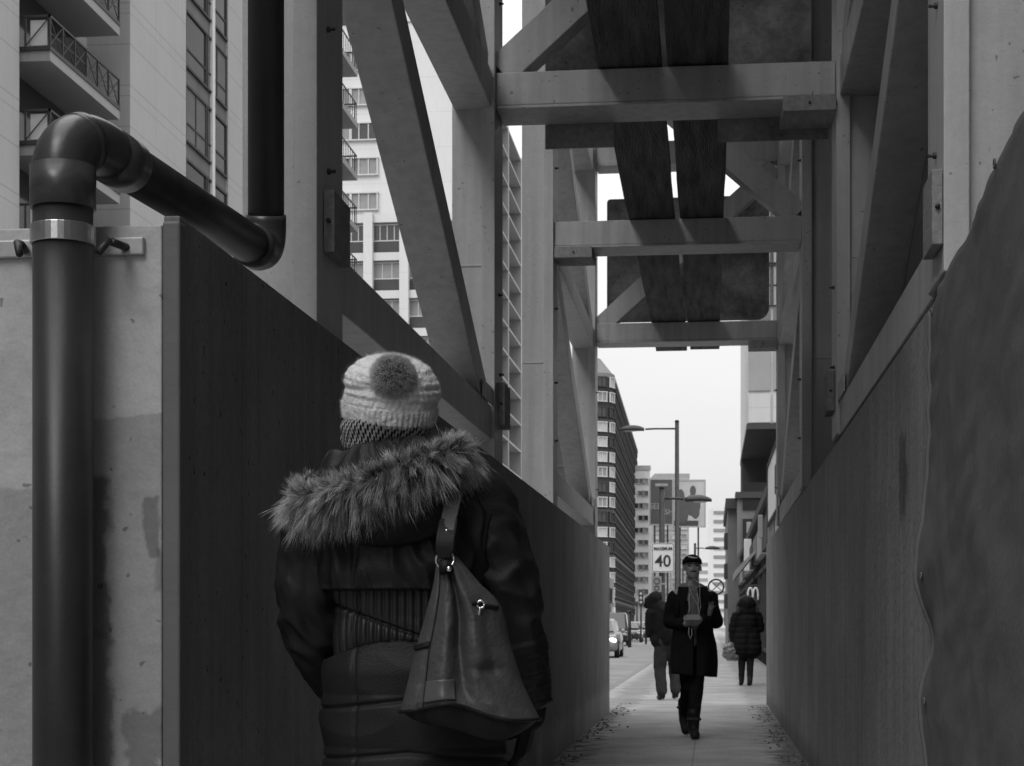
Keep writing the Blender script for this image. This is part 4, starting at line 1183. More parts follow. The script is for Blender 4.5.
g = MB(); g.loft([ring(z) for z in zs_], True, True); coat = g.build('coat', coat_nyl, W)
# quilted waist: same surface, a hair proud
g = MB(); ths = [PI * 1.02 + (PI * .96) * j / 220 for j in range(221)]
rows = []
for k in range(70):
    t = k / 69; row = []
    for th in ths:
        x = coat_pt(th, 1.08).x; zl = panel_low(x) + .003; z = zl + (1.155 - zl) * t; row.append(coat_pt(th, z, .0015))
    rows.append(row)
g.loft(rows, False, False); q_ = g.build('quilted_waist', quilt_m, coat)
# sleeves
def sleeve(pts, name, seed, rib=None):
    """pts: (x, y, z, r)"""
    P_ = []; n = 120
    for k in range(n + 1):
        t = k / n * (len(pts) - 1); i = min(int(t), len(pts) - 2); f = t - i
        p0, p1, p2, p3 = pts[max(i - 1, 0)], pts[i], pts[i + 1], pts[min(i + 2, len(pts) - 1)]
        P_.append([.5 * (2 * p1[q] + (p2[q] - p0[q]) * f + (2 * p0[q] - 5 * p1[q] + 4 * p2[q] - p3[q]) * f * f + (3 * p1[q] - p0[q] - 3 * p2[q] + p3[q]) * f ** 3) for q in range(4)])
    rings = []; up = Vector((0, -1, 0)); n2 = 72
    for k, p in enumerate(P_):
        a = Vector(P_[max(k - 1, 0)][:3]); b = Vector(P_[min(k + 1, n)][:3]); d = (b - a).normalized()
        u = (up - d * up.dot(d)).normalized(); v = d.cross(u); c = Vector(p[:3]); t = k / n; rg_ = []
        for j in range(n2):
            th = 2 * PI * j / n2; r = p[3]
            q = Vector((math.cos(th) * 1.1, math.sin(th) * 1.1, t * 9 + math.sin(th) * .9))
            fo = 1 - 2.2 * abs(fnoise(q, 1.15, seed)); env = .35 + .65 * math.exp(-((t - .48) / .22) ** 2)
            r += .014 * fo * env + .003 * fnoise(q, 3.1, seed + 3)
            if rib and rib[0] < t < rib[1]: r += .005 * abs(math.sin(PI * (t - rib[0]) / .022)) ** .6
            if t > .97: r *= 1 - .25 * (t - .97) / .03
            if t < .05: r *= .6 + .4 * t / .05
            rg_.append(c + u * (r * math.cos(th)) + v * (r * math.sin(th)))
        rings.append(rg_)
    g = MB(); g.loft(rings, True, True); return g.build(name, coat_nyl, coat)
sleeve([(-.10, .01, 1.385, .075), (-.165, .01, 1.335, .082), (-.188, .005, 1.235, .072), (-.196, .01, 1.12, .066), (-.178, .05, 1.03, .062), (-.145, .12, .955, .056), (-.10, .19, .90, .046)], 'sleeve', 3)
sleeve([(.125, .01, 1.40, .075), (.185, .005, 1.355, .086), (.218, .0, 1.27, .078), (.252, -.005, 1.16, .070), (.272, .0, 1.065, .064), (.292, .02, .97, .056), (.310, .035, .885, .047)], 'sleeve', 11, (.70, .97))
# hood lying on the back, with the fur trim along its edge
fp_ = [wl(312, 494, .10), wl(305, 503, .0), wl(313, 504, -.09), wl(334, 498, -.15), wl(362, 490, -.185), wl(398, 477, -.195), wl(430, 464, -.175), wl(450, 457, -.12), wl(460, 458, -.04), wl(458, 468, .05), wl(448, 498, .11)]
def spline(pts, n):
    out = []
    for k in range(n + 1):
        t = k / n * (len(pts) - 1); i = min(int(t), len(pts) - 2); f = t - i
        p0, p1, p2, p3 = pts[max(i - 1, 0)], pts[i], pts[i + 1], pts[min(i + 2, len(pts) - 1)]
        out.append(.5 * (2 * p1 + (p2 - p0) * f + (2 * p0 - 5 * p1 + 4 * p2 - p3) * f * f + (3 * p1 - p0 - 3 * p2 + p3) * f ** 3))
    return out
FP = spline(fp_, 90)
hood_rows = []
nr = 40
for i, p in enumerate(FP):
    t = i / 90
    a = PI * (1.12 - 1.24 * t)                       # around the neck, left to right behind
    nk = Vector((-.015 - .10 * math.cos(PI * t) * 1.0, -.085 * math.sin(PI * t) + .02, 1.455 - .022 * t + .006 * math.sin(6 * t)))
    top = Vector((0, 0, .022 + .018 * math.sin(PI * t) + .02 * (1 - t)))
    low = Vector((p.x * .80 + .02, -.135 - .02 * math.sin(PI * t) + (.14 * (1 - math.sin(PI * t)) ** 2), 1.30 - .045 * math.sin(PI * t) ** 2 + .10 * (t - .5) + .05 * (1 - math.sin(PI * t))))
    row = []
    for k in range(nr + 1):
        f = k / nr
        if f < .55:
            s = f / .55; q = nk * (1 - s) + p * s + top * math.sin(PI * s)
            q = q + Vector((0, 0, .020 * (1 - 2 * abs(fnoise((q.x * 1.2, s * .25, t * 2.), 6, 4))) * math.sin(PI * s)))
        else:
            s = (f - .55) / .45; b = p * .5 + low * .5 + Vector((0, -.045 * math.sin(PI * t), -.02))
            q = p * (1 - s) ** 2 + b * (2 * s * (1 - s)) + low * s * s
            q = q + Vector((0, -.010 * (1 - 2 * abs(fnoise((q.x * 1.3, 0, q.z * 1.2), 6, 12))) * math.sin(PI * s), 0))
        row.append(q)
    hood_rows.append(row)
g = MB(); g.loft(hood_rows, False, False); hd = g.build('hood', coat_nyl, coat)
so_ = hd.modifiers.new('s', 'SOLIDIFY'); so_.thickness = .012; so_.offset = -1
rt = []
for c_ in range(1500):
    t = random.random(); i = int(t * 89.999); f = t * 90 - i; p = FP[i].lerp(FP[i + 1], f); tg = (FP[min(i + 2, 90)] - FP[max(i - 1, 0)]).normalized()
    out = Vector((p.x, p.y, 0)).normalized(); out = (out - tg * out.dot(tg)).normalized(); up = tg.cross(out)
    if up.z < 0: up = -up
    ph = random.uniform(-.85 * PI, .85 * PI)
    n = out * math.cos(ph) + up * math.sin(ph)
    kq = p * 40 + n * 1.3; cl_ = Vector((fnoise(kq, 1, 1), fnoise(kq, 1, 5), fnoise(kq, 1, 9)))
    L = random.uniform(.024, .052) * (1.15 if math.sin(ph) < .2 else .85)
    lay = tg * random.gauss(0, .25) + Vector((0, 0, -.45 if ph < .7 else .1))
    d = (n * .8 + out * .25 + cl_ * .9 + lay).normalized()
    root = p + n * .024 + out * .005; tip = root + d * L + Vector((0, -.004, -.3 * L if ph < .9 else 0))
    ctone = min(1, max(.04, random.betavariate(1.1, 1.35) + .45 * cl_.z))
    for k in range(20):
        sp = Vector([random.gauss(0, .0052) for _ in range(3)]); r_ = root + sp; wild = random.random() < .10
        tp_ = tip + sp * (.45 if not wild else 2.4) + Vector([random.gauss(0, .002) for _ in range(3)])
        v = tp_ - r_; l_ = v.length * random.uniform(.65, 1.12)
        rt.append((r_, v, l_, random.uniform(.00032, .00068), Vector((random.gauss(0, .12), -.04, -.22 if ph < .9 else -.05)), min(1, max(.02, ctone * random.uniform(.6, 1.35)))))
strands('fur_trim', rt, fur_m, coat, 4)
g = MB(); g.tube(FP, [.008] + [.028] * 89 + [.008], 14); g.build('trim_backing', hair_m, coat)
# scarf
hx, hy, hz_ = wl(386, 430).x, .0, wl(386, 429).z
check = bpy.data.materials.new('checked_scarf_wool'); check.use_nodes = True
nt2 = check.node_tree; p2 = nt2.nodes['Principled BSDF']; p2.inputs['Roughness'].default_value = .9; p2.inputs['Specular IOR Level'].default_value = .1
uvn = nt2.nodes.new('ShaderNodeAttribute'); uvn.attribute_name = 'weave'
mpn = nt2.nodes.new('ShaderNodeMapping'); mpn.inputs['Rotation'].default_value = (0, 0, R(24)); nt2.links.new(uvn.outputs['Vector'], mpn.inputs[0])
ck = nt2.nodes.new('ShaderNodeTexChecker'); ck.inputs['Scale'].default_value = 1; ck.inputs['Color1'].default_value = (.34, .34, .34, 1); ck.inputs['Color2'].default_value = (.012, .012, .012, 1)
nt2.links.new(mpn.outputs[0], ck.inputs[0]); nt2.links.new(ck.outputs['Color'], p2.inputs['Base Color'])
g = MB(); rows = []; wv = []
nS, nT = 140, 24
for k in range(nT + 1):
    row = []
    for j in range(nS):
        th = 2 * PI * j / nS; s = k / nT
        prf = math.sin(PI * s) ** .6; rr = .076 + .027 * prf
        z = -.045 + .092 * s + .012 * math.cos(th) + .006 * math.sin(3 * th)
        wob = .004 * fnoise((math.cos(th) * 2, math.sin(th) * 2, s * 2.), 2.5, 3) + .006 * math.sin(s * 9 + th * 2) * .4
        row.append((hx + (rr + wob) * 1.02 * math.cos(th), hy + (rr + wob) * math.sin(th), hz_ + z)); wv.append((j / nS * 130, s * 7, 0))
    rows.append(row)
g.loft(rows, True, False); sf = g.build('scarf', check, W)
a_ = sf.data.attributes.new('weave', 'FLOAT_VECTOR', 'POINT'); a_.data.foreach_set('vector', [c for v in wv for c in v])
so_ = sf.modifiers.new('s', 'SOLIDIFY'); so_.thickness = .006
# hat: cuff, slouching crown, pompom
g = MB()
hr = []
base_c = wl(388, 425); tilt = Matrix.Rotation(R(6), 3, 'Y') @ Matrix.Rotation(R(14), 3, 'X')
def hat_pt(th, r, z, seed=0.):
    q = Vector((r * math.cos(th), r * math.sin(th) * 1.10, z)); q = tilt @ q; return base_c + q + Vector((0, .012, 0))
crown = [(.098, .008), (.104, .016), (.106, .030), (.107, .046), (.104, .052), (.103, .058), (.107, .075), (.106, .095), (.098, .118), (.082, .138), (.058, .152), (.03, .160), (.006, .162)]
def crv(t):
    x = t * (len(crown) - 1); i = min(int(x), len(crown) - 2); f = x - i
    return crown[i][0] + (crown[i + 1][0] - crown[i][0]) * f, crown[i][1] + (crown[i + 1][1] - crown[i][1]) * f
hrows = []
for k in range(91):
    r, z = crv(k / 90); row = []
    for j in range(200):
        th = 2 * PI * j / 200
        rib = (.0042 * abs(math.sin(th * 27)) if z < .047 else .0022 * abs(math.sin(th * 24 + 1.5 * math.sin(z * 60))) + .0025 * abs(math.sin(z * 190)))
        slump = .0024 * math.sin(z * 75 + 1.2 * math.sin(th + 1)) * (z < .13) + .004 * fnoise((math.cos(th) * 1.5, math.sin(th) * 1.5, z * 14), 1.4, 6) if z > .05 else .002 * fnoise((math.cos(th), math.sin(th), z * 9), 2, 2)
        row.append(hat_pt(th, r + rib + slump - (.005 * math.exp(-((z - .085 - .014 * math.sin(th + 2.4)) / .006) ** 2)), z))
    hrows.append(row)
g.loft(hrows, True, True); hat = g.build('hat', knit, W)
rt = []
for k in range(7000):
    i, j = random.randrange(2, 88), random.randrange(200); p = Vector(hrows[i][j]); n = (p - (base_c + Vector((0, 0, .03)))).normalized()
    rt.append((p, n + Vector([random.gauss(0, .7) for _ in range(3)]), random.uniform(.003, .009), .00022, Vector([random.gauss(0, .3) for _ in range(3)]), random.random()))
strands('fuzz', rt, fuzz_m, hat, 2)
pc = wl(393, 377, -.108)
pr_ = .047
g = MB(); g.ell(pc, (pr_, pr_, pr_), None, 24, 16); pom = g.build('pompom', greyp, hat)
rt = []
for k in range(13000):
    n = Vector([random.gauss(0, 1) for _ in range(3)]).normalized(); c = Vector((fnoise(n * 5, 1, 1), fnoise(n * 5, 1, 4), fnoise(n * 5, 1, 8)))
    rt.append((pc + n * pr_ * .9, n + c * .75 + Vector([random.gauss(0, .32) for _ in range(3)]), random.uniform(.008, .019), random.uniform(.0003, .0006), Vector((0, 0, -.12)), min(1, max(0, random.betavariate(1.6, 1.9) + .3 * c.x))))
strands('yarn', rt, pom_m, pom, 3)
# trousers and boots (below the picture's edge)
mb = MB()
for s, x, y in ((-1, -.05, .0), (1, .12, .03)):
    mb.capsule((x, .0, .86), .11, (x - .005, -.01 + y, .50), .078); mb.capsule((x - .005, -.01 + y, .50), .074, (x, .02 + y, .2), .058)
skin('trousers', mb, .012, jeans, W, 5, folds(.005, 6, 14, 2))
for s, x, y in ((-1, -.05, .0), (1, .12, .03)):
    mb = MB(); mb.capsule((x, .02 + y, .30), .064, (x, .02 + y, .09), .055); mb.capsule((x, .0 + y, .05), .05, (x + s * .02, .20 + y, .042), .042); bt = skin('boot', mb, .008, shoe_m, W, 5)
    g = MB(); g.box(x - .045 + s * .01, x + .045 + s * .01, -.045 + y, .235 + y, .0, .018); g.build('sole', shoe_m, bt, .006)

# shoulder bag: a thing of its own
B = empty('shoulder_bag', 'dark leather shoulder bag with zip pull on the hip of the woman in bobble hat', 'bag', (wp.x, wp.y, 0), TH)
left = [(437, 556), (433, 585), (424, 620), (414, 655), (407, 685), (400, 712)]
right = [(457, 556), (479, 582), (500, 605), (511, 645), (524, 685), (540, 717)]
def lerp_l(l, t):
    x = t * (len(l) - 1); i = min(int(x), len(l) - 2); f = x - i
    p0, p1, p2, p3 = l[max(i - 1, 0)], l[i], l[i + 1], l[min(i + 2, len(l) - 1)]
    return [.5 * (2 * p1[q] + (p2[q] - p0[q]) * f + (2 * p0[q] - 5 * p1[q] + 4 * p2[q] - p3[q]) * f * f + (3 * p1[q] - p0[q] - 3 * p2[q] + p3[q]) * f ** 3) for q in (0, 1)]
BY = -.275
def bag_pt(s, t, side):
    a, b = lerp_l(left, t), lerp_l(right, t)
    px = a[0] + (b[0] - a[0]) * s; py = a[1] + (b[1] - a[1]) * s
    py += -9 * math.sin(PI * s) * t * 0 + (-10 * groove(s, .36, .22) * t ** 4) + 4 * groove(s, .8, .2) * t ** 4
    edge = max(0., 1 - abs(2 * s - 1) ** 2.6) ** .55
    if side > 0:      # toward the viewer
        dep = .010 + (.020 + .075 * t ** .9) * edge
        dep *= .96 + .0
        fold = .36 + .02 * math.sin(3 * t)
        dep -= .026 * groove(s, .44 + .05 * t, .055) * math.sin(PI * min(1, t * 1.08)) ** .7
        dep += .020 * groove(s, .30, .10) * min(1, t * 1.6) + .016 * groove(s, .62, .12) * math.sin(PI * t)
        dep -= .012 * groove(s, .14 , .03) * t
        dep += .012 * groove(s, .70, .10) * groove(t, .62, .08) - .012 * groove(s, .72, .12) * groove(t, .71, .03)
        dep += .005 * fnoise((s * 3, t * 4, 0), 1.6, 3) + .002 * fnoise((s * 9, t * 9, 0), 1.5, 6)
        y = BY - dep
    else: y = BY + .008 + (.02 + .05 * t) * edge
    return wl(px, py, y)
NSg, NTg = 90, 110
fr = [[bag_pt(j / NSg, i / NTg, 1) for j in range(NSg + 1)] for i in range(NTg + 1)]
bk = [[bag_pt(j / NSg, i / NTg, -1) for j in range(NSg + 1)] for i in range(NTg + 1)]
g = MB(); g.loft([a + list(reversed(b)) for a, b in zip(fr, bk)], True, True); bag = g.build('body', bag_m, B)
bd = [a for a in fr[-1]]
def base_row(u):
    row = []
    for j, p in enumerate(fr[-1]):
        s = j / NSg; drop = .055 * math.sin(PI * s) ** .75 * u; q = p + Vector((0, .001 - .004 * math.sin(PI * u) + .02 * u, -drop - .001 * u)); row.append(q + Vector((.004 * u * (1 - 2 * s), 0, 0)))
    return row
rows = [base_row(u / 12) for u in range(13)]
bb_ = [[Vector((p.x, p.y + .06 * math.sin(PI * j / NSg) + .004, p.z + .0)) for j, p in enumerate(r)] for r in (rows[-1], rows[0])]
g = MB(); g.loft(rows + [bb_[0]], False, False); g.build('base_panel', bag_dk, B)
g = MB(); g.tube([p + Vector((0, -.003, -.001)) for p in fr[-1]], .0042, 8); g.build('piping', bag_dk, B)
# seams
for s0 in (.145,):
    g = MB(); g.tube([bag_pt(s0 + .02 * (i / 40), .06 + .93 * i / 40, 1) + Vector((0, -.001, 0)) for i in range(41)], .0022, 6); g.build('seam', bag_dk, B)
g = MB(); rows = [[bag_pt(.17 + (.40 - .17) * j / 20, .79 + .15 * i / 12, 1) + Vector((0, -.0025, 0)) for j in range(21)] for i in range(13)]; g.loft(rows, False, False)
pt_ = g.build('leather_patch', patch_m, B); sm = pt_.modifiers.new('s', 'SOLIDIFY'); sm.thickness = .003
g = MB()
for i in range(2): g.tube([bag_pt(.0 + .15 * j / 12, .55 + .012 * i - .01 * j / 12, 1) + Vector((0, -.003, 0)) for j in range(13)], .0045, 8)
g.build('side_tab', bag_dk, B)
# zip pocket, pull
zp = [wl(472 + 29 * j / 12, 603.5 + 1.4 * math.sin(j / 4), 0) for j in range(13)]
def on_bag(px, py):
    best = None
    for i in range(0, NTg + 1):
        for j in range(0, NSg + 1):
            p = fr[i][j]; d = D0 + p.y; qx = 512 + (p.x + (395 - 512) / F * D0) * F / d; qy = 625 - (p.z - EYE) * F / d
            e = (qx - px) ** 2 + (qy - py) ** 2
            if best is None or e < best[0]: best = (e, p)
    return best[1]
g = MB(); g.tube([on_bag(472 + 2.3 * j, 603 + .45 * j) + Vector((0, -.002, 0)) for j in range(12)], .0048, 8); g.build('zip', bag_dk, B)
z0_ = on_bag(481, 604) + Vector((0, -.008, 0))
g = MB(); g.tube([z0_ + Vector((.0075 * math.cos(2 * PI * k / 20), -.002, .0075 * math.sin(2 * PI * k / 20))) for k in range(21)], .0026, 8)
g.capsule(z0_ + Vector((-.001, -.003, -.009)), .0042, z0_ + Vector((-.004, -.003, -.022)), .0035, 8); g.ell(z0_ + Vector((-.005, -.003, -.030)), (.0065, .004, .007))
g.capsule(z0_ + Vector((-.011, -.003, -.038)), .0035, z0_ + Vector((.000, -.003, -.040)), .0035, 8); g.build('zip_pull', metal_m, B)
# strap with ring
rc = wl(445, 560, BY - .035)
g = MB(); g.tube([rc + Vector((.0185 * math.cos(2 * PI * k / 30), .004 * math.sin(4 * PI * k / 30), .0185 * math.sin(2 * PI * k / 30))) for k in range(31)], .0032, 10); g.build('ring', metal_m, B)
g = MB()
sp_ = spline([wl(444, 558, BY - .04), wl(446, 535, BY - .03), wl(451, 510, -.20), wl(456, 490, -.15), wl(459, 474, -.10), wl(461, 455, -.02), wl(462, 475, .10), wl(466, 540, .16)], 60)
rows = []
for i, p in enumerate(sp_):
    wv_ = .0175 if i > 14 else .0165 - .004 * groove(i, 0, 3)
    a = Vector((1, .1, .1)).normalized(); tn = (sp_[min(i + 1, 60)] - sp_[max(i - 1, 0)]).normalized(); b = a.cross(tn).normalized()
    rows.append([p - a * wv_ - b * .0035, p + a * wv_ - b * .0035, p + a * wv_ + b * .0035, p - a * wv_ + b * .0035])
g.loft(rows, True, True, smooth=False); st2 = g.build('strap', strap_m, B, .002)
g = MB()
for s in (-.55, .55): g.tube([p + Vector((s * .0165, 0, 0)) + Vector((0, -.0042, .0)) for p in sp_[14:44]], .0011, 5)
g.build('stitching', bag_dk, st2)
rows = []
for i in range(0, 15):
    p = sp_[i]; wv_ = .0195 if i > 4 else .013 + .0015 * i
    rows.append([p + Vector((-wv_, -.007, 0)), p + Vector((wv_, -.007, 0)), p + Vector((wv_, .006, 0)), p + Vector((-wv_, .006, 0))])
g = MB(); g.loft(rows, True, True, smooth=False); tab = g.build('strap_tab', bag_dk, B, .002)
g = MB(); g.ell(sp_[10] + Vector((0, -.008, 0)), (.0035, .003, .0035)); g.build('rivet', metal_m, tab)
g = MB(); q = [wl(444, 562, BY - .045), wl(447, 572, BY - .05), wl(452, 582, BY - .048)]; g.tube([q[0], q[1]], [.012, .016], 12); tb = g.build('loop_tab', bag_dk, B)
g = MB(); g.ell(wl(449, 569, BY - .062), (.006, .004, .006)); g.build('rivet', metal_m, tb)

# ================================================== the man walking toward us
dM = 16.75
mp_ = at(692, 625, dM)
Mn = empty('person', 'man walking toward the viewer in a black open coat, cap and pale earphone cables', 'person', (mp_.x, mp_.y, 0), TH)
mb = MB()
P, MM = head_parts(mb, (0.0, -.03, 1.625), (0, -1, .14), .25)
mb.capsule((0, .0, 1.52), .06, (.0, .02, 1.38), .065)
mb.capsule((-.14, .02, 1.36), .065, (.16, .02, 1.36), .065); mb.capsule((0, .02, 1.28), .13, (0, .02, .95), .125)
LA = [(-.165, .02, 1.335), (-.215, .03, 1.11), (-.085, -.22, 1.09)]; RA = [(.175, .02, 1.34), (.235, .05, 1.11), (.045, -.24, 1.13)]
for A_3 in (LA, RA): mb.capsule(A_3[0], .052, A_3[1], .042); mb.capsule(A_3[1], .042, A_3[2], .028)
hand(mb, LA[2], (.85, -.45, .05), (.1, .3, 1), -1, .205, .75)
hand(mb, RA[2], (-.8, -.5, -.15), (-.1, .3, 1), 1, .205, .75)
legs = (((.045, .02, .9), (.035, -.06, .50), (.005, -.10, .11), (0.005, -.24, .035)), ((-.06, .02, .9), (-.035, .02, .49), (-.04, .36, .20), (-.035, .22, .06)))
for l in legs:
    mb.capsule(l[0], .09, l[1], .06); mb.capsule(l[1], .058, l[2], .034); f_ = Vector(l[2]) + Vector((0, .012, -.035)); mb.capsule(l[2], .033, f_, .028); mb.capsule(f_, .028, l[3], .024)
skin('body', mb, .008, skin_m, Mn, 4)
g = MB()
for s in (-1, 1): g.ell(P(s * .15, .305, .035), (.018, .009, .008))
g.build('eye', hair_m, Mn)
g = MB(); 
for s in (-1, 1): g.capsule(P(s * .08, .355, .105), .006, P(s * .21, .33, .11), .005, 8)
g.build('eyebrow', hair_m, Mn)
g = MB(); g.capsule(P(-.10, .345, -.195), .005, P(.10, .345, -.195), .005, 8); g.build('facial_hair', hair_m, Mn)
# cap
g = MB(); rows = []
for k in range(11):
    ph = PI / 2 * k / 10; rows.append([P(.385 * math.cos(ph) * math.cos(t), -.04 + .445 * math.cos(ph) * math.sin(t), .17 + .36 * math.sin(ph)) for t in [2 * PI * j / 28 for j in range(28)]])
g.loft(rows, True, True); cap = g.build('cap', coat_blk, Mn)
g = MB(); rows = []
for k in range(7):
    f = k / 6; rows.append([P(.36 * math.cos(t) * (1 - .12 * f), (-.02 + .40 * math.sin(t)) + .20 * f * math.sin(t) ** .5, .20 - .005 * f - .03 * (math.cos(t) ** 2)) for t in [PI * .08 + PI * .84 * j / 16 for j in range(17)]])
g.loft(rows, False, False); br = g.build('brim', coat_blk, cap); sm = br.modifiers.new('s', 'SOLIDIFY'); sm.thickness = .008
g = MB(); sw_ = []
for k in range(13):
    t = k / 12; x = -.17 + .36 * t; zz = .34 + .10 * (t - .35) ** 2 * 2 - .02; yy = -.04 + .445 * math.sqrt(max(0, 1 - (x / .385) ** 2)) * math.cos(math.asin(min(.99, (zz - .17) / .36))) + .02; sw_.append(P(x, yy, zz))
g.tube(sw_, [.002 + .006 * math.sin(PI * min(1, (k + 1) / 14)) for k in range(13)], 6); g.build('swoosh_mark', white_ink, cap)
# hoodie front and hood
mb = MB(); mb.capsule((.0, -.005, 1.34), .125, (0, -.02, 1.06), .135); mb.capsule((-.085, .03, 1.43), .042, (-.02, -.085, 1.395), .040); mb.capsule((.09, .03, 1.43), .042, (.02, -.085, 1.395), .040); mb.capsule((-.075, .075, 1.435), .05, (.075, .075, 1.435), .05)
skin('hoodie', mb, .011, hoodie_m, Mn, 4, folds(.006, 9, 20, 4))
g = MB()
for s in (-1, 1): g.tube([(s * .035, -.118, 1.385), (s * .045, -.150, 1.32), (s * .04, -.162, 1.24), (s * .05, -.165, 1.20)], .004, 6)
g.build('drawstring', white_c, Mn)
# coat: two fronts, back and skirt around the body, open in front
rows = []
for k in range(50):
    t = k / 49; z = 1.435 - t * .835
    rx = .085 + .13 * min(1, t / .18) ** .75 - .035 * math.exp(-((t - .45) / .2) ** 2) + .015 * t; rx -= .03 * t; ry = .115 + .045 * min(1, t / .1) + .035 * t
    op = (.44 if t < .38 else .36 - .30 * min(1, (t - .38) / .1)) + .10 * max(0, t - .75)
    row = []
    for j in range(73):
        th = -PI / 2 + op + (2 * PI - 2 * op) * j / 72
        fo = .012 * (1 - 2 * abs(fnoise((math.cos(th) * 1.2, math.sin(th) * 1.2, z * 1.3), 2.2, 5))) + .014 * t * math.sin(5 * th + 2)
        row.append((.012 + (rx + fo) * math.cos(th), .02 + (ry + fo) * math.sin(th), z - .03 * t * (math.cos(th) * .6) * 1))
    rows.append(row)
g = MB(); g.loft(rows, False, False); ct = g.build('coat', coat_blk, Mn); sm = ct.modifiers.new('s', 'SOLIDIFY'); sm.thickness = .014
for A_3, nm in ((LA, 'a'), (RA, 'b')):
    mb = MB(); s_ = -1 if nm == 'a' else 1
    mb.capsule((s_ * .075, .02, 1.405), .045, A_3[0], .074); mb.capsule(A_3[0], .074, A_3[1], .064); mb.capsule(A_3[1], .062, Vector(A_3[1]).lerp(Vector(A_3[2]), .86), .050)
    skin('sleeve', mb, .012, coat_blk, ct, 4, folds(.008, 9, 18, 3 + s_))
# collar
for s in (-1, 1):
    g = MB(); g.add([(s * .04, -.095, 1.43), (s * .13, -.05, 1.45), (s * .155, -.10, 1.33), (s * .07, -.155, 1.16), (s * .05, -.145, 1.25)], [(0, 1, 2, 3, 4)]); lpn = g.build('lapel', coat_blk, ct); sm = lpn.modifiers.new('s', 'SOLIDIFY'); sm.thickness = .02
mb = MB(); 
for l in legs: mb.capsule(l[0], .10, l[1], .07); mb.capsule(l[1], .069, Vector(l[1]).lerp(Vector(l[2]), .85), .050)
skin('trousers', mb, .011, jeans, Mn, 4, folds(.006, 9, 20, 9))
for l in legs:
    mb = MB(); a = Vector(l[2]); t = Vector(l[3]); mb.capsule(a + Vector((0, 0, .13)), .062, a, .056); mb.capsule(a + Vector((0, .015, -.035)), .052, t, .046); bt = skin('boot', mb, .008, shoe_m, Mn, 4)
    g = MB(); g.tube([a + Vector((.058 * math.cos(2 * PI * k / 20), .058 * math.sin(2 * PI * k / 20), .075)) for k in range(21)], .016, 8); g.build('cuff', greyp, bt)
    g = MB(); dv = (t - a); dv.z = 0 if l is legs[0] else dv.z; dv.normalize(); g.capsule(t + Vector((0, 0, -.026)) + dv * .02, .012, a + Vector((0, .03, -.085 if l is legs[0] else -.05)), .012, 8); g.build('sole', sole_m, bt)
# backpack straps, cables, gloves held, things in the hands
for s in (-1, 1):
    g = MB(); g.tube([(s * .115, .12, 1.37), (s * .118, .02, 1.430), (s * .13, -.09, 1.36), (s * .15, -.135, 1.22), (s * .165, -.11, 1.10)], .018, 8); g.build('rucksack_strap', jeans, Mn)
g = MB(); g.tube([P(.33, .05, -.08), (.06, -.13, 1.47), (.055, -.17, 1.36), (.062, -.185, 1.25), (.03, -.24, 1.15), (-.005, -.31, 1.10)], .0026, 6); g.tube([P(-.33, .05, -.08), (-.05, -.13, 1.46), (-.01, -.165, 1.35), (.05, -.18, 1.24)], .0022, 6)
g.tube([(-.06, -.31, 1.06), (-.062, -.29, 1.0), (-.045, -.285, .95), (-.03, -.285, .99), (-.035, -.3, 1.05)], .0035, 6); g.build('earphone_cable', white_c, Mn)
ph_ = empty('phone', 'pale cased phone held at waist height in the hands of the walking man', 'phone', Mn.matrix_world @ Vector((0, 0, 0)))
ph_.location = Mn.location + Matrix.Rotation(TH, 3, 'Z') @ Vector((-.03, -.37, 1.15)); ph_.rotation_euler = (R(-25), 0, TH)
g = MB(); g.box(-.066, .066, -.005, .005, -.028, .028); g.build('case', sgn_g, ph_, .003); g = MB(); g.box(-.060, .060, .0052, .007, -.024, .024); g.build('screen', glass, ph_)
gv = empty('glove', 'crumpled pale glove tucked in the crook of the walking man\'s arm', 'glove', Mn.location + Matrix.Rotation(TH, 3, 'Z') @ Vector((.15, -.165, 1.215)), TH)
mb = MB(); mb.capsule((0, 0, -.03), .024, (.01, -.01, .02), .028); hand(mb, (.01, -.01, .015), (.05, -.2, 1), (0, -1, 0), 1, .11, .7)
skin('knit', mb, .006, hoodie_m, gv, 3)

# ================================================== hooded man walking away
dH = 25.2
hp = at(665, 625, dH)
Hm = empty('person', 'stooped person in a dark hooded jacket and grey trousers walking away beside the kerb', 'person', (hp.x, hp.y, 0), TH)
mb = MB()
head_parts(mb, (-.155, .10, 1.415), (-.45, 1, -.55), .225); mb.capsule((-.13, .06, 1.38), .06, (-.06, .02, 1.30), .065)
mb.capsule((-.16, .02, 1.24), .065, (.16, .02, 1.26), .065); mb.capsule((0, .02, 1.2), .12, (.03, 0, .88), .12)
hl = (((-.04, 0, .85), (-.07, .06, .47), (-.045, -.02, .10), (-.07, .13, .035)), ((.11, 0, .85), (.15, .12, .48), (.15, -.02, .12), (.15, .13, .05)))
for l in hl: mb.capsule(l[0], .09, l[1], .06); mb.capsule(l[1], .058, l[2], .034); mb.capsule(l[2], .033, Vector(l[2]) + Vector((0, -.01, -.05)), .026); mb.capsule(Vector(l[2]) + Vector((0, -.01, -.05)), .026, l[3], .022)
HA = [[(-.19, .03, 1.24), (-.21, .05, .98), (-.10, .20, .92)], [(.20, .03, 1.25), (.24, .05, 1.0), (.15, .2, .92)]]
for a in HA: mb.capsule(a[0], .05, a[1], .04); mb.capsule(a[1], .04, a[2], .028)
hand(mb, HA[0][2], (.6, .6, -.2), (0, 0, -1), 1, .18, .6); hand(mb, HA[1][2], (-.6, .6, -.2), (0, 0, -1), -1, .18, .6)
skin('body', mb, .009, skin_m, Hm, 4)
jk = mat('dark_hooded_jacket', .016, .75, .2, 7, .15, 100, spec=.04)
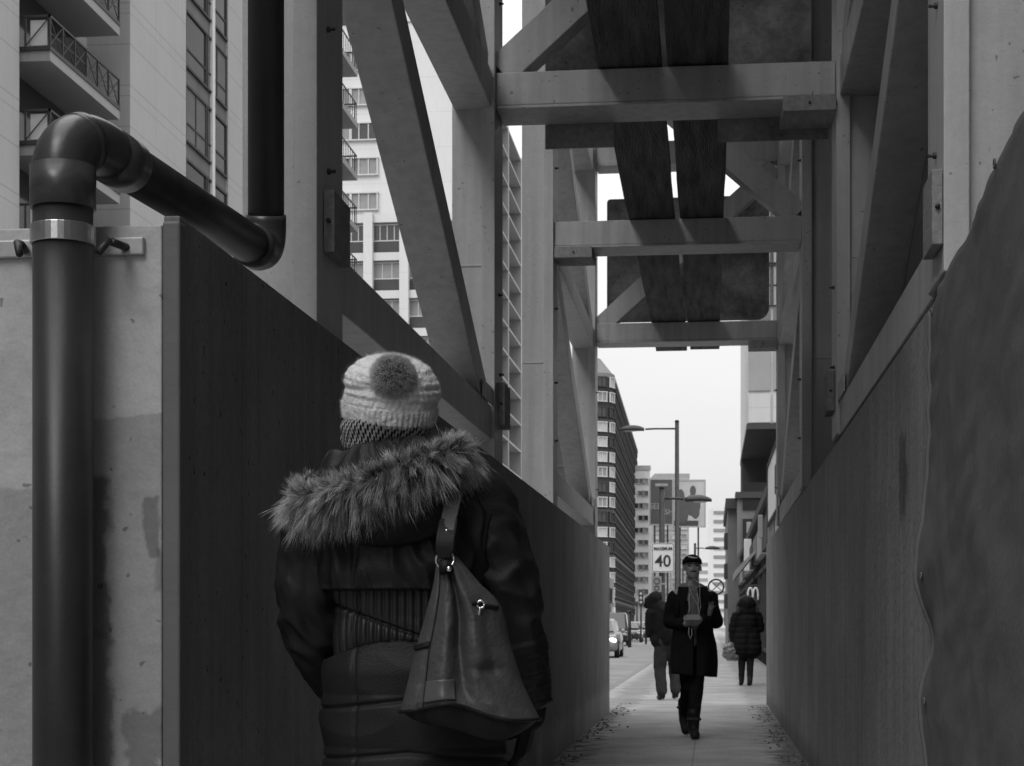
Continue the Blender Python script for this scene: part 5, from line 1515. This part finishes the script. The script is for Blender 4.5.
mb = MB(); mb.capsule((-.12, .02, 1.25), .105, (.13, .02, 1.26), .105); mb.capsule((0, .0, 1.22), .165, (.02, 0, .92), .175); mb.capsule((-.08, .0, .86), .12, (.11, .0, .86), .12); mb.capsule((.0, -.04, 1.28), .12, (-.08, .02, 1.34), .10)
for a in HA: mb.capsule(a[0], .088, a[1], .078); mb.capsule(a[1], .076, a[2], .055)
jacket = skin('jacket', mb, .013, jk, Hm, 4, folds(.010, 7, 15, 6))
mb = MB(); mb.ell((-.145, .085, 1.43), (.108, .15, .135), Matrix.Rotation(R(-28), 3, 'X') @ Matrix.Rotation(R(18), 3, 'Y')); mb.capsule((-.14, .06, 1.38), .11, (-.05, .0, 1.29), .11); mb.capsule((-.20, .18, 1.42), .09, (-.22, .20, 1.38), .07)
skin('hood', mb, .012, jk, jacket, 4, folds(.007, 9, 18, 2))
mb = MB()
for l in hl: mb.capsule(l[0], .115, l[1], .088); mb.capsule(l[1], .086, Vector(l[1]).lerp(Vector(l[2]), .95), .072)
mb.capsule((-.04, 0, .86), .13, (.11, 0, .86), .13)
skin('trousers', mb, .012, greyp, Hm, 4, folds(.009, 7, 16, 3))
for l in hl:
    mb = MB(); a = Vector(l[2]); t = Vector(l[3]); mb.capsule(a + Vector((0, 0, .03)), .05, a + Vector((0, -.01, -.04)), .048); mb.capsule(a + Vector((0, -.01, -.05)), .045, t, .042); bt = skin('shoe', mb, .009, shoe_m, Hm, 4)
    g = MB(); g.capsule(t + Vector((0, .01, -.026)), .014, a + Vector((0, -.03, -.085)), .014, 8); g.build('sole', sole_m, bt)

# ================================================== woman in the quilted coat
dQ = 31.2
qp = at(747, 625, dQ)
Q = empty('person', 'woman walking away in a long dark quilted coat with its furry hood up', 'person', (qp.x, qp.y, 0), TH)
mb = MB()
head_parts(mb, (0, .02, 1.44), (0, 1, -.05), .22); mb.capsule((0, .0, 1.38), .05, (0, 0, 1.25), .06); mb.capsule((-.12, 0, 1.25), .06, (.12, 0, 1.25), .06); mb.capsule((0, 0, 1.2), .12, (0, 0, .85), .14)
ql = (((-.085, 0, .82), (-.09, .02, .45), (-.105, -.05, .10), (-.10, .10, .035)), ((.06, 0, .82), (.055, -.02, .46), (.03, -.16, .09), (.03, -.02, .035)))
for l in ql: mb.capsule(l[0], .09, l[1], .055); mb.capsule(l[1], .055, l[2], .032); mb.capsule(l[2], .03, Vector(l[2]) + Vector((0, -.01, -.04)), .026); mb.capsule(Vector(l[2]) + Vector((0, -.01, -.04)), .026, l[3], .022)
QA = [[(-.19, 0, 1.23), (-.25, .02, 1.0), (-.25, .02, .80)], [(.19, 0, 1.23), (.235, .03, 1.02), (.12, .22, .98)]]
for a in QA: mb.capsule(a[0], .05, a[1], .04); mb.capsule(a[1], .04, a[2], .026)
hand(mb, QA[0][2], (0, .05, -1), (1, 0, 0), -1, .17, .9); hand(mb, QA[1][2], (-.7, .6, 0), (0, 0, -1), -1, .17, .6)
skin('body', mb, .009, skin_m, Q, 4)
qc = mat('quilted_coat', .012, .6, .2, 8, .1, 90, spec=.04)
def quilt(co, n): return .014 * abs(math.sin(PI * (co.z + .05 * abs(co.x)) / .105)) ** .5 - .006 + .006 * fnoise(co, 12, 4)
mb = MB(); mb.capsule((-.12, 0, 1.25), .10, (.12, 0, 1.25), .10); mb.capsule((-.03, 0, 1.15), .17, (-.02, 0, .98), .165); mb.capsule((.03, 0, 1.15), .17, (.02, 0, .98), .165)
mb.capsule((-.06, 0, .95), .165, (-.075, 0, .66), .19); mb.capsule((.06, 0, .95), .165, (.075, 0, .66), .19)
for a in QA: mb.capsule(a[0], .088, a[1], .08); mb.capsule(a[1], .078, Vector(a[1]).lerp(Vector(a[2]), .85), .06)
qcoat = skin('coat', mb, .012, qc, Q, 4, quilt)
g = MB(); g.tube([(.18 * math.cos(2 * PI * k / 30), .165 * math.sin(2 * PI * k / 30), 1.03) for k in range(31)], .016, 8); g.build('belt', qc, qcoat)
mb = MB(); mb.ell((0, .0, 1.445), (.150, .155, .145)); mb.capsule((-.06, -.02, 1.33), .115, (.06, -.02, 1.33), .115)
hq = skin('hood', mb, .012, qc, qcoat, 4, folds(.006, 9, 18, 2))
rt = []
for k in range(3500):
    t = random.uniform(-.15, 1.15) * PI; p = Vector((.150 * math.cos(t), .03 - .07 * math.sin(t) * 0 - .10 * (math.sin(t) < 0), 1.40 + .165 * math.sin(t))); n = Vector((math.cos(t), -.4, math.sin(t)))
    rt.append((p + Vector((0, random.uniform(-.05, .03), 0)), n + Vector([random.gauss(0, .5) for _ in range(3)]), random.uniform(.045, .085), .0016, Vector((0, 0, -.2)), random.random()))
strands('fur_trim', rt, fur_dk, hq, 2)
mb = MB()
for l in ql: mb.capsule(l[0], .10, l[1], .068); mb.capsule(l[1], .067, Vector(l[1]).lerp(Vector(l[2]), .8), .052)
skin('trousers', mb, .012, jeans, Q, 4, folds(.005, 9, 20, 9))
for l in ql:
    mb = MB(); a = Vector(l[2]); t = Vector(l[3]); mb.capsule(Vector(l[1]).lerp(a, .25), .060, a, .05); mb.capsule(a + Vector((0, -.01, -.04)), .042, t, .038); bt = skin('boot', mb, .009, shoe_m, Q, 4)
    g = MB(); g.capsule(t + Vector((0, .01, -.022)), .013, a + Vector((0, -.02, -.075)), .013, 8); g.build('sole', shoe_m, bt)
Rz = Matrix.Rotation(TH, 3, 'Z')
bgq = empty('carrier_bag', 'crumpled light carrier bag hanging from the left hand of the woman in the quilted coat', 'bag', Q.location + Rz @ Vector((-.25, .02, 0)), TH)
mb = MB(); mb.ell((-.03, -.02, .62), (.15, .11, .14)); mb.ell((-.01, -.02, .54), (.17, .12, .09)); mb.capsule((0, 0, .75), .035, (-.01, 0, .68), .10)
cbm = mat('carrier_bag_plastic', .14, .35, .5, 16, .2, 30)
skin('body', mb, .010, cbm, bgq, 3, folds(.018, 12, 26, 4))
for s in (-1, 1):
    g = MB(); g.tube([(s * .04, s * .03, .70), (s * .03, s * .02, .77), (0, 0, .80)], [.018, .012, .010], 8); g.build('handle', cbm, bgq)

# ------------------------------------------------------------------ litter along the foot of the hoardings
lm = [mat('dead_leaf', .16, .9, .4, 30, .1, 60), mat('paper_scrap', .35, .9, .2, 30, 0)]
g = MB()
for k in range(650):
    s = random.random() < .55
    y = random.uniform(3, 24); off = abs(random.gauss(0, .11)) + .012
    if s: x = -1.25 + off
    else: x = .75 - off
    if (fnoise((x * 2, y, 0), .9, 3) < -.12): continue
    sz = random.uniform(.004, .016); a = random.uniform(0, PI); tz = random.uniform(.004, .014); ca, sa = math.cos(a), math.sin(a)
    q = [(-1, -.5), (0, -.75), (1, -.3), (.8, .5), (0, .8), (-.9, .4)]
    top = [(x + sz * (u * ca - v * sa), y + sz * (u * sa + v * ca), .003 + tz * random.uniform(.3, 1)) for u, v in q]
    bot = [(p[0], p[1], .001) for p in top]
    g.add(bot + top, [tuple(range(5, -1, -1)), tuple(range(6, 12))] + [(i, (i + 1) % 6, 6 + (i + 1) % 6, 6 + i) for i in range(6)], int(random.random() < .12))
tag(g.build('litter', lm), kind='stuff')
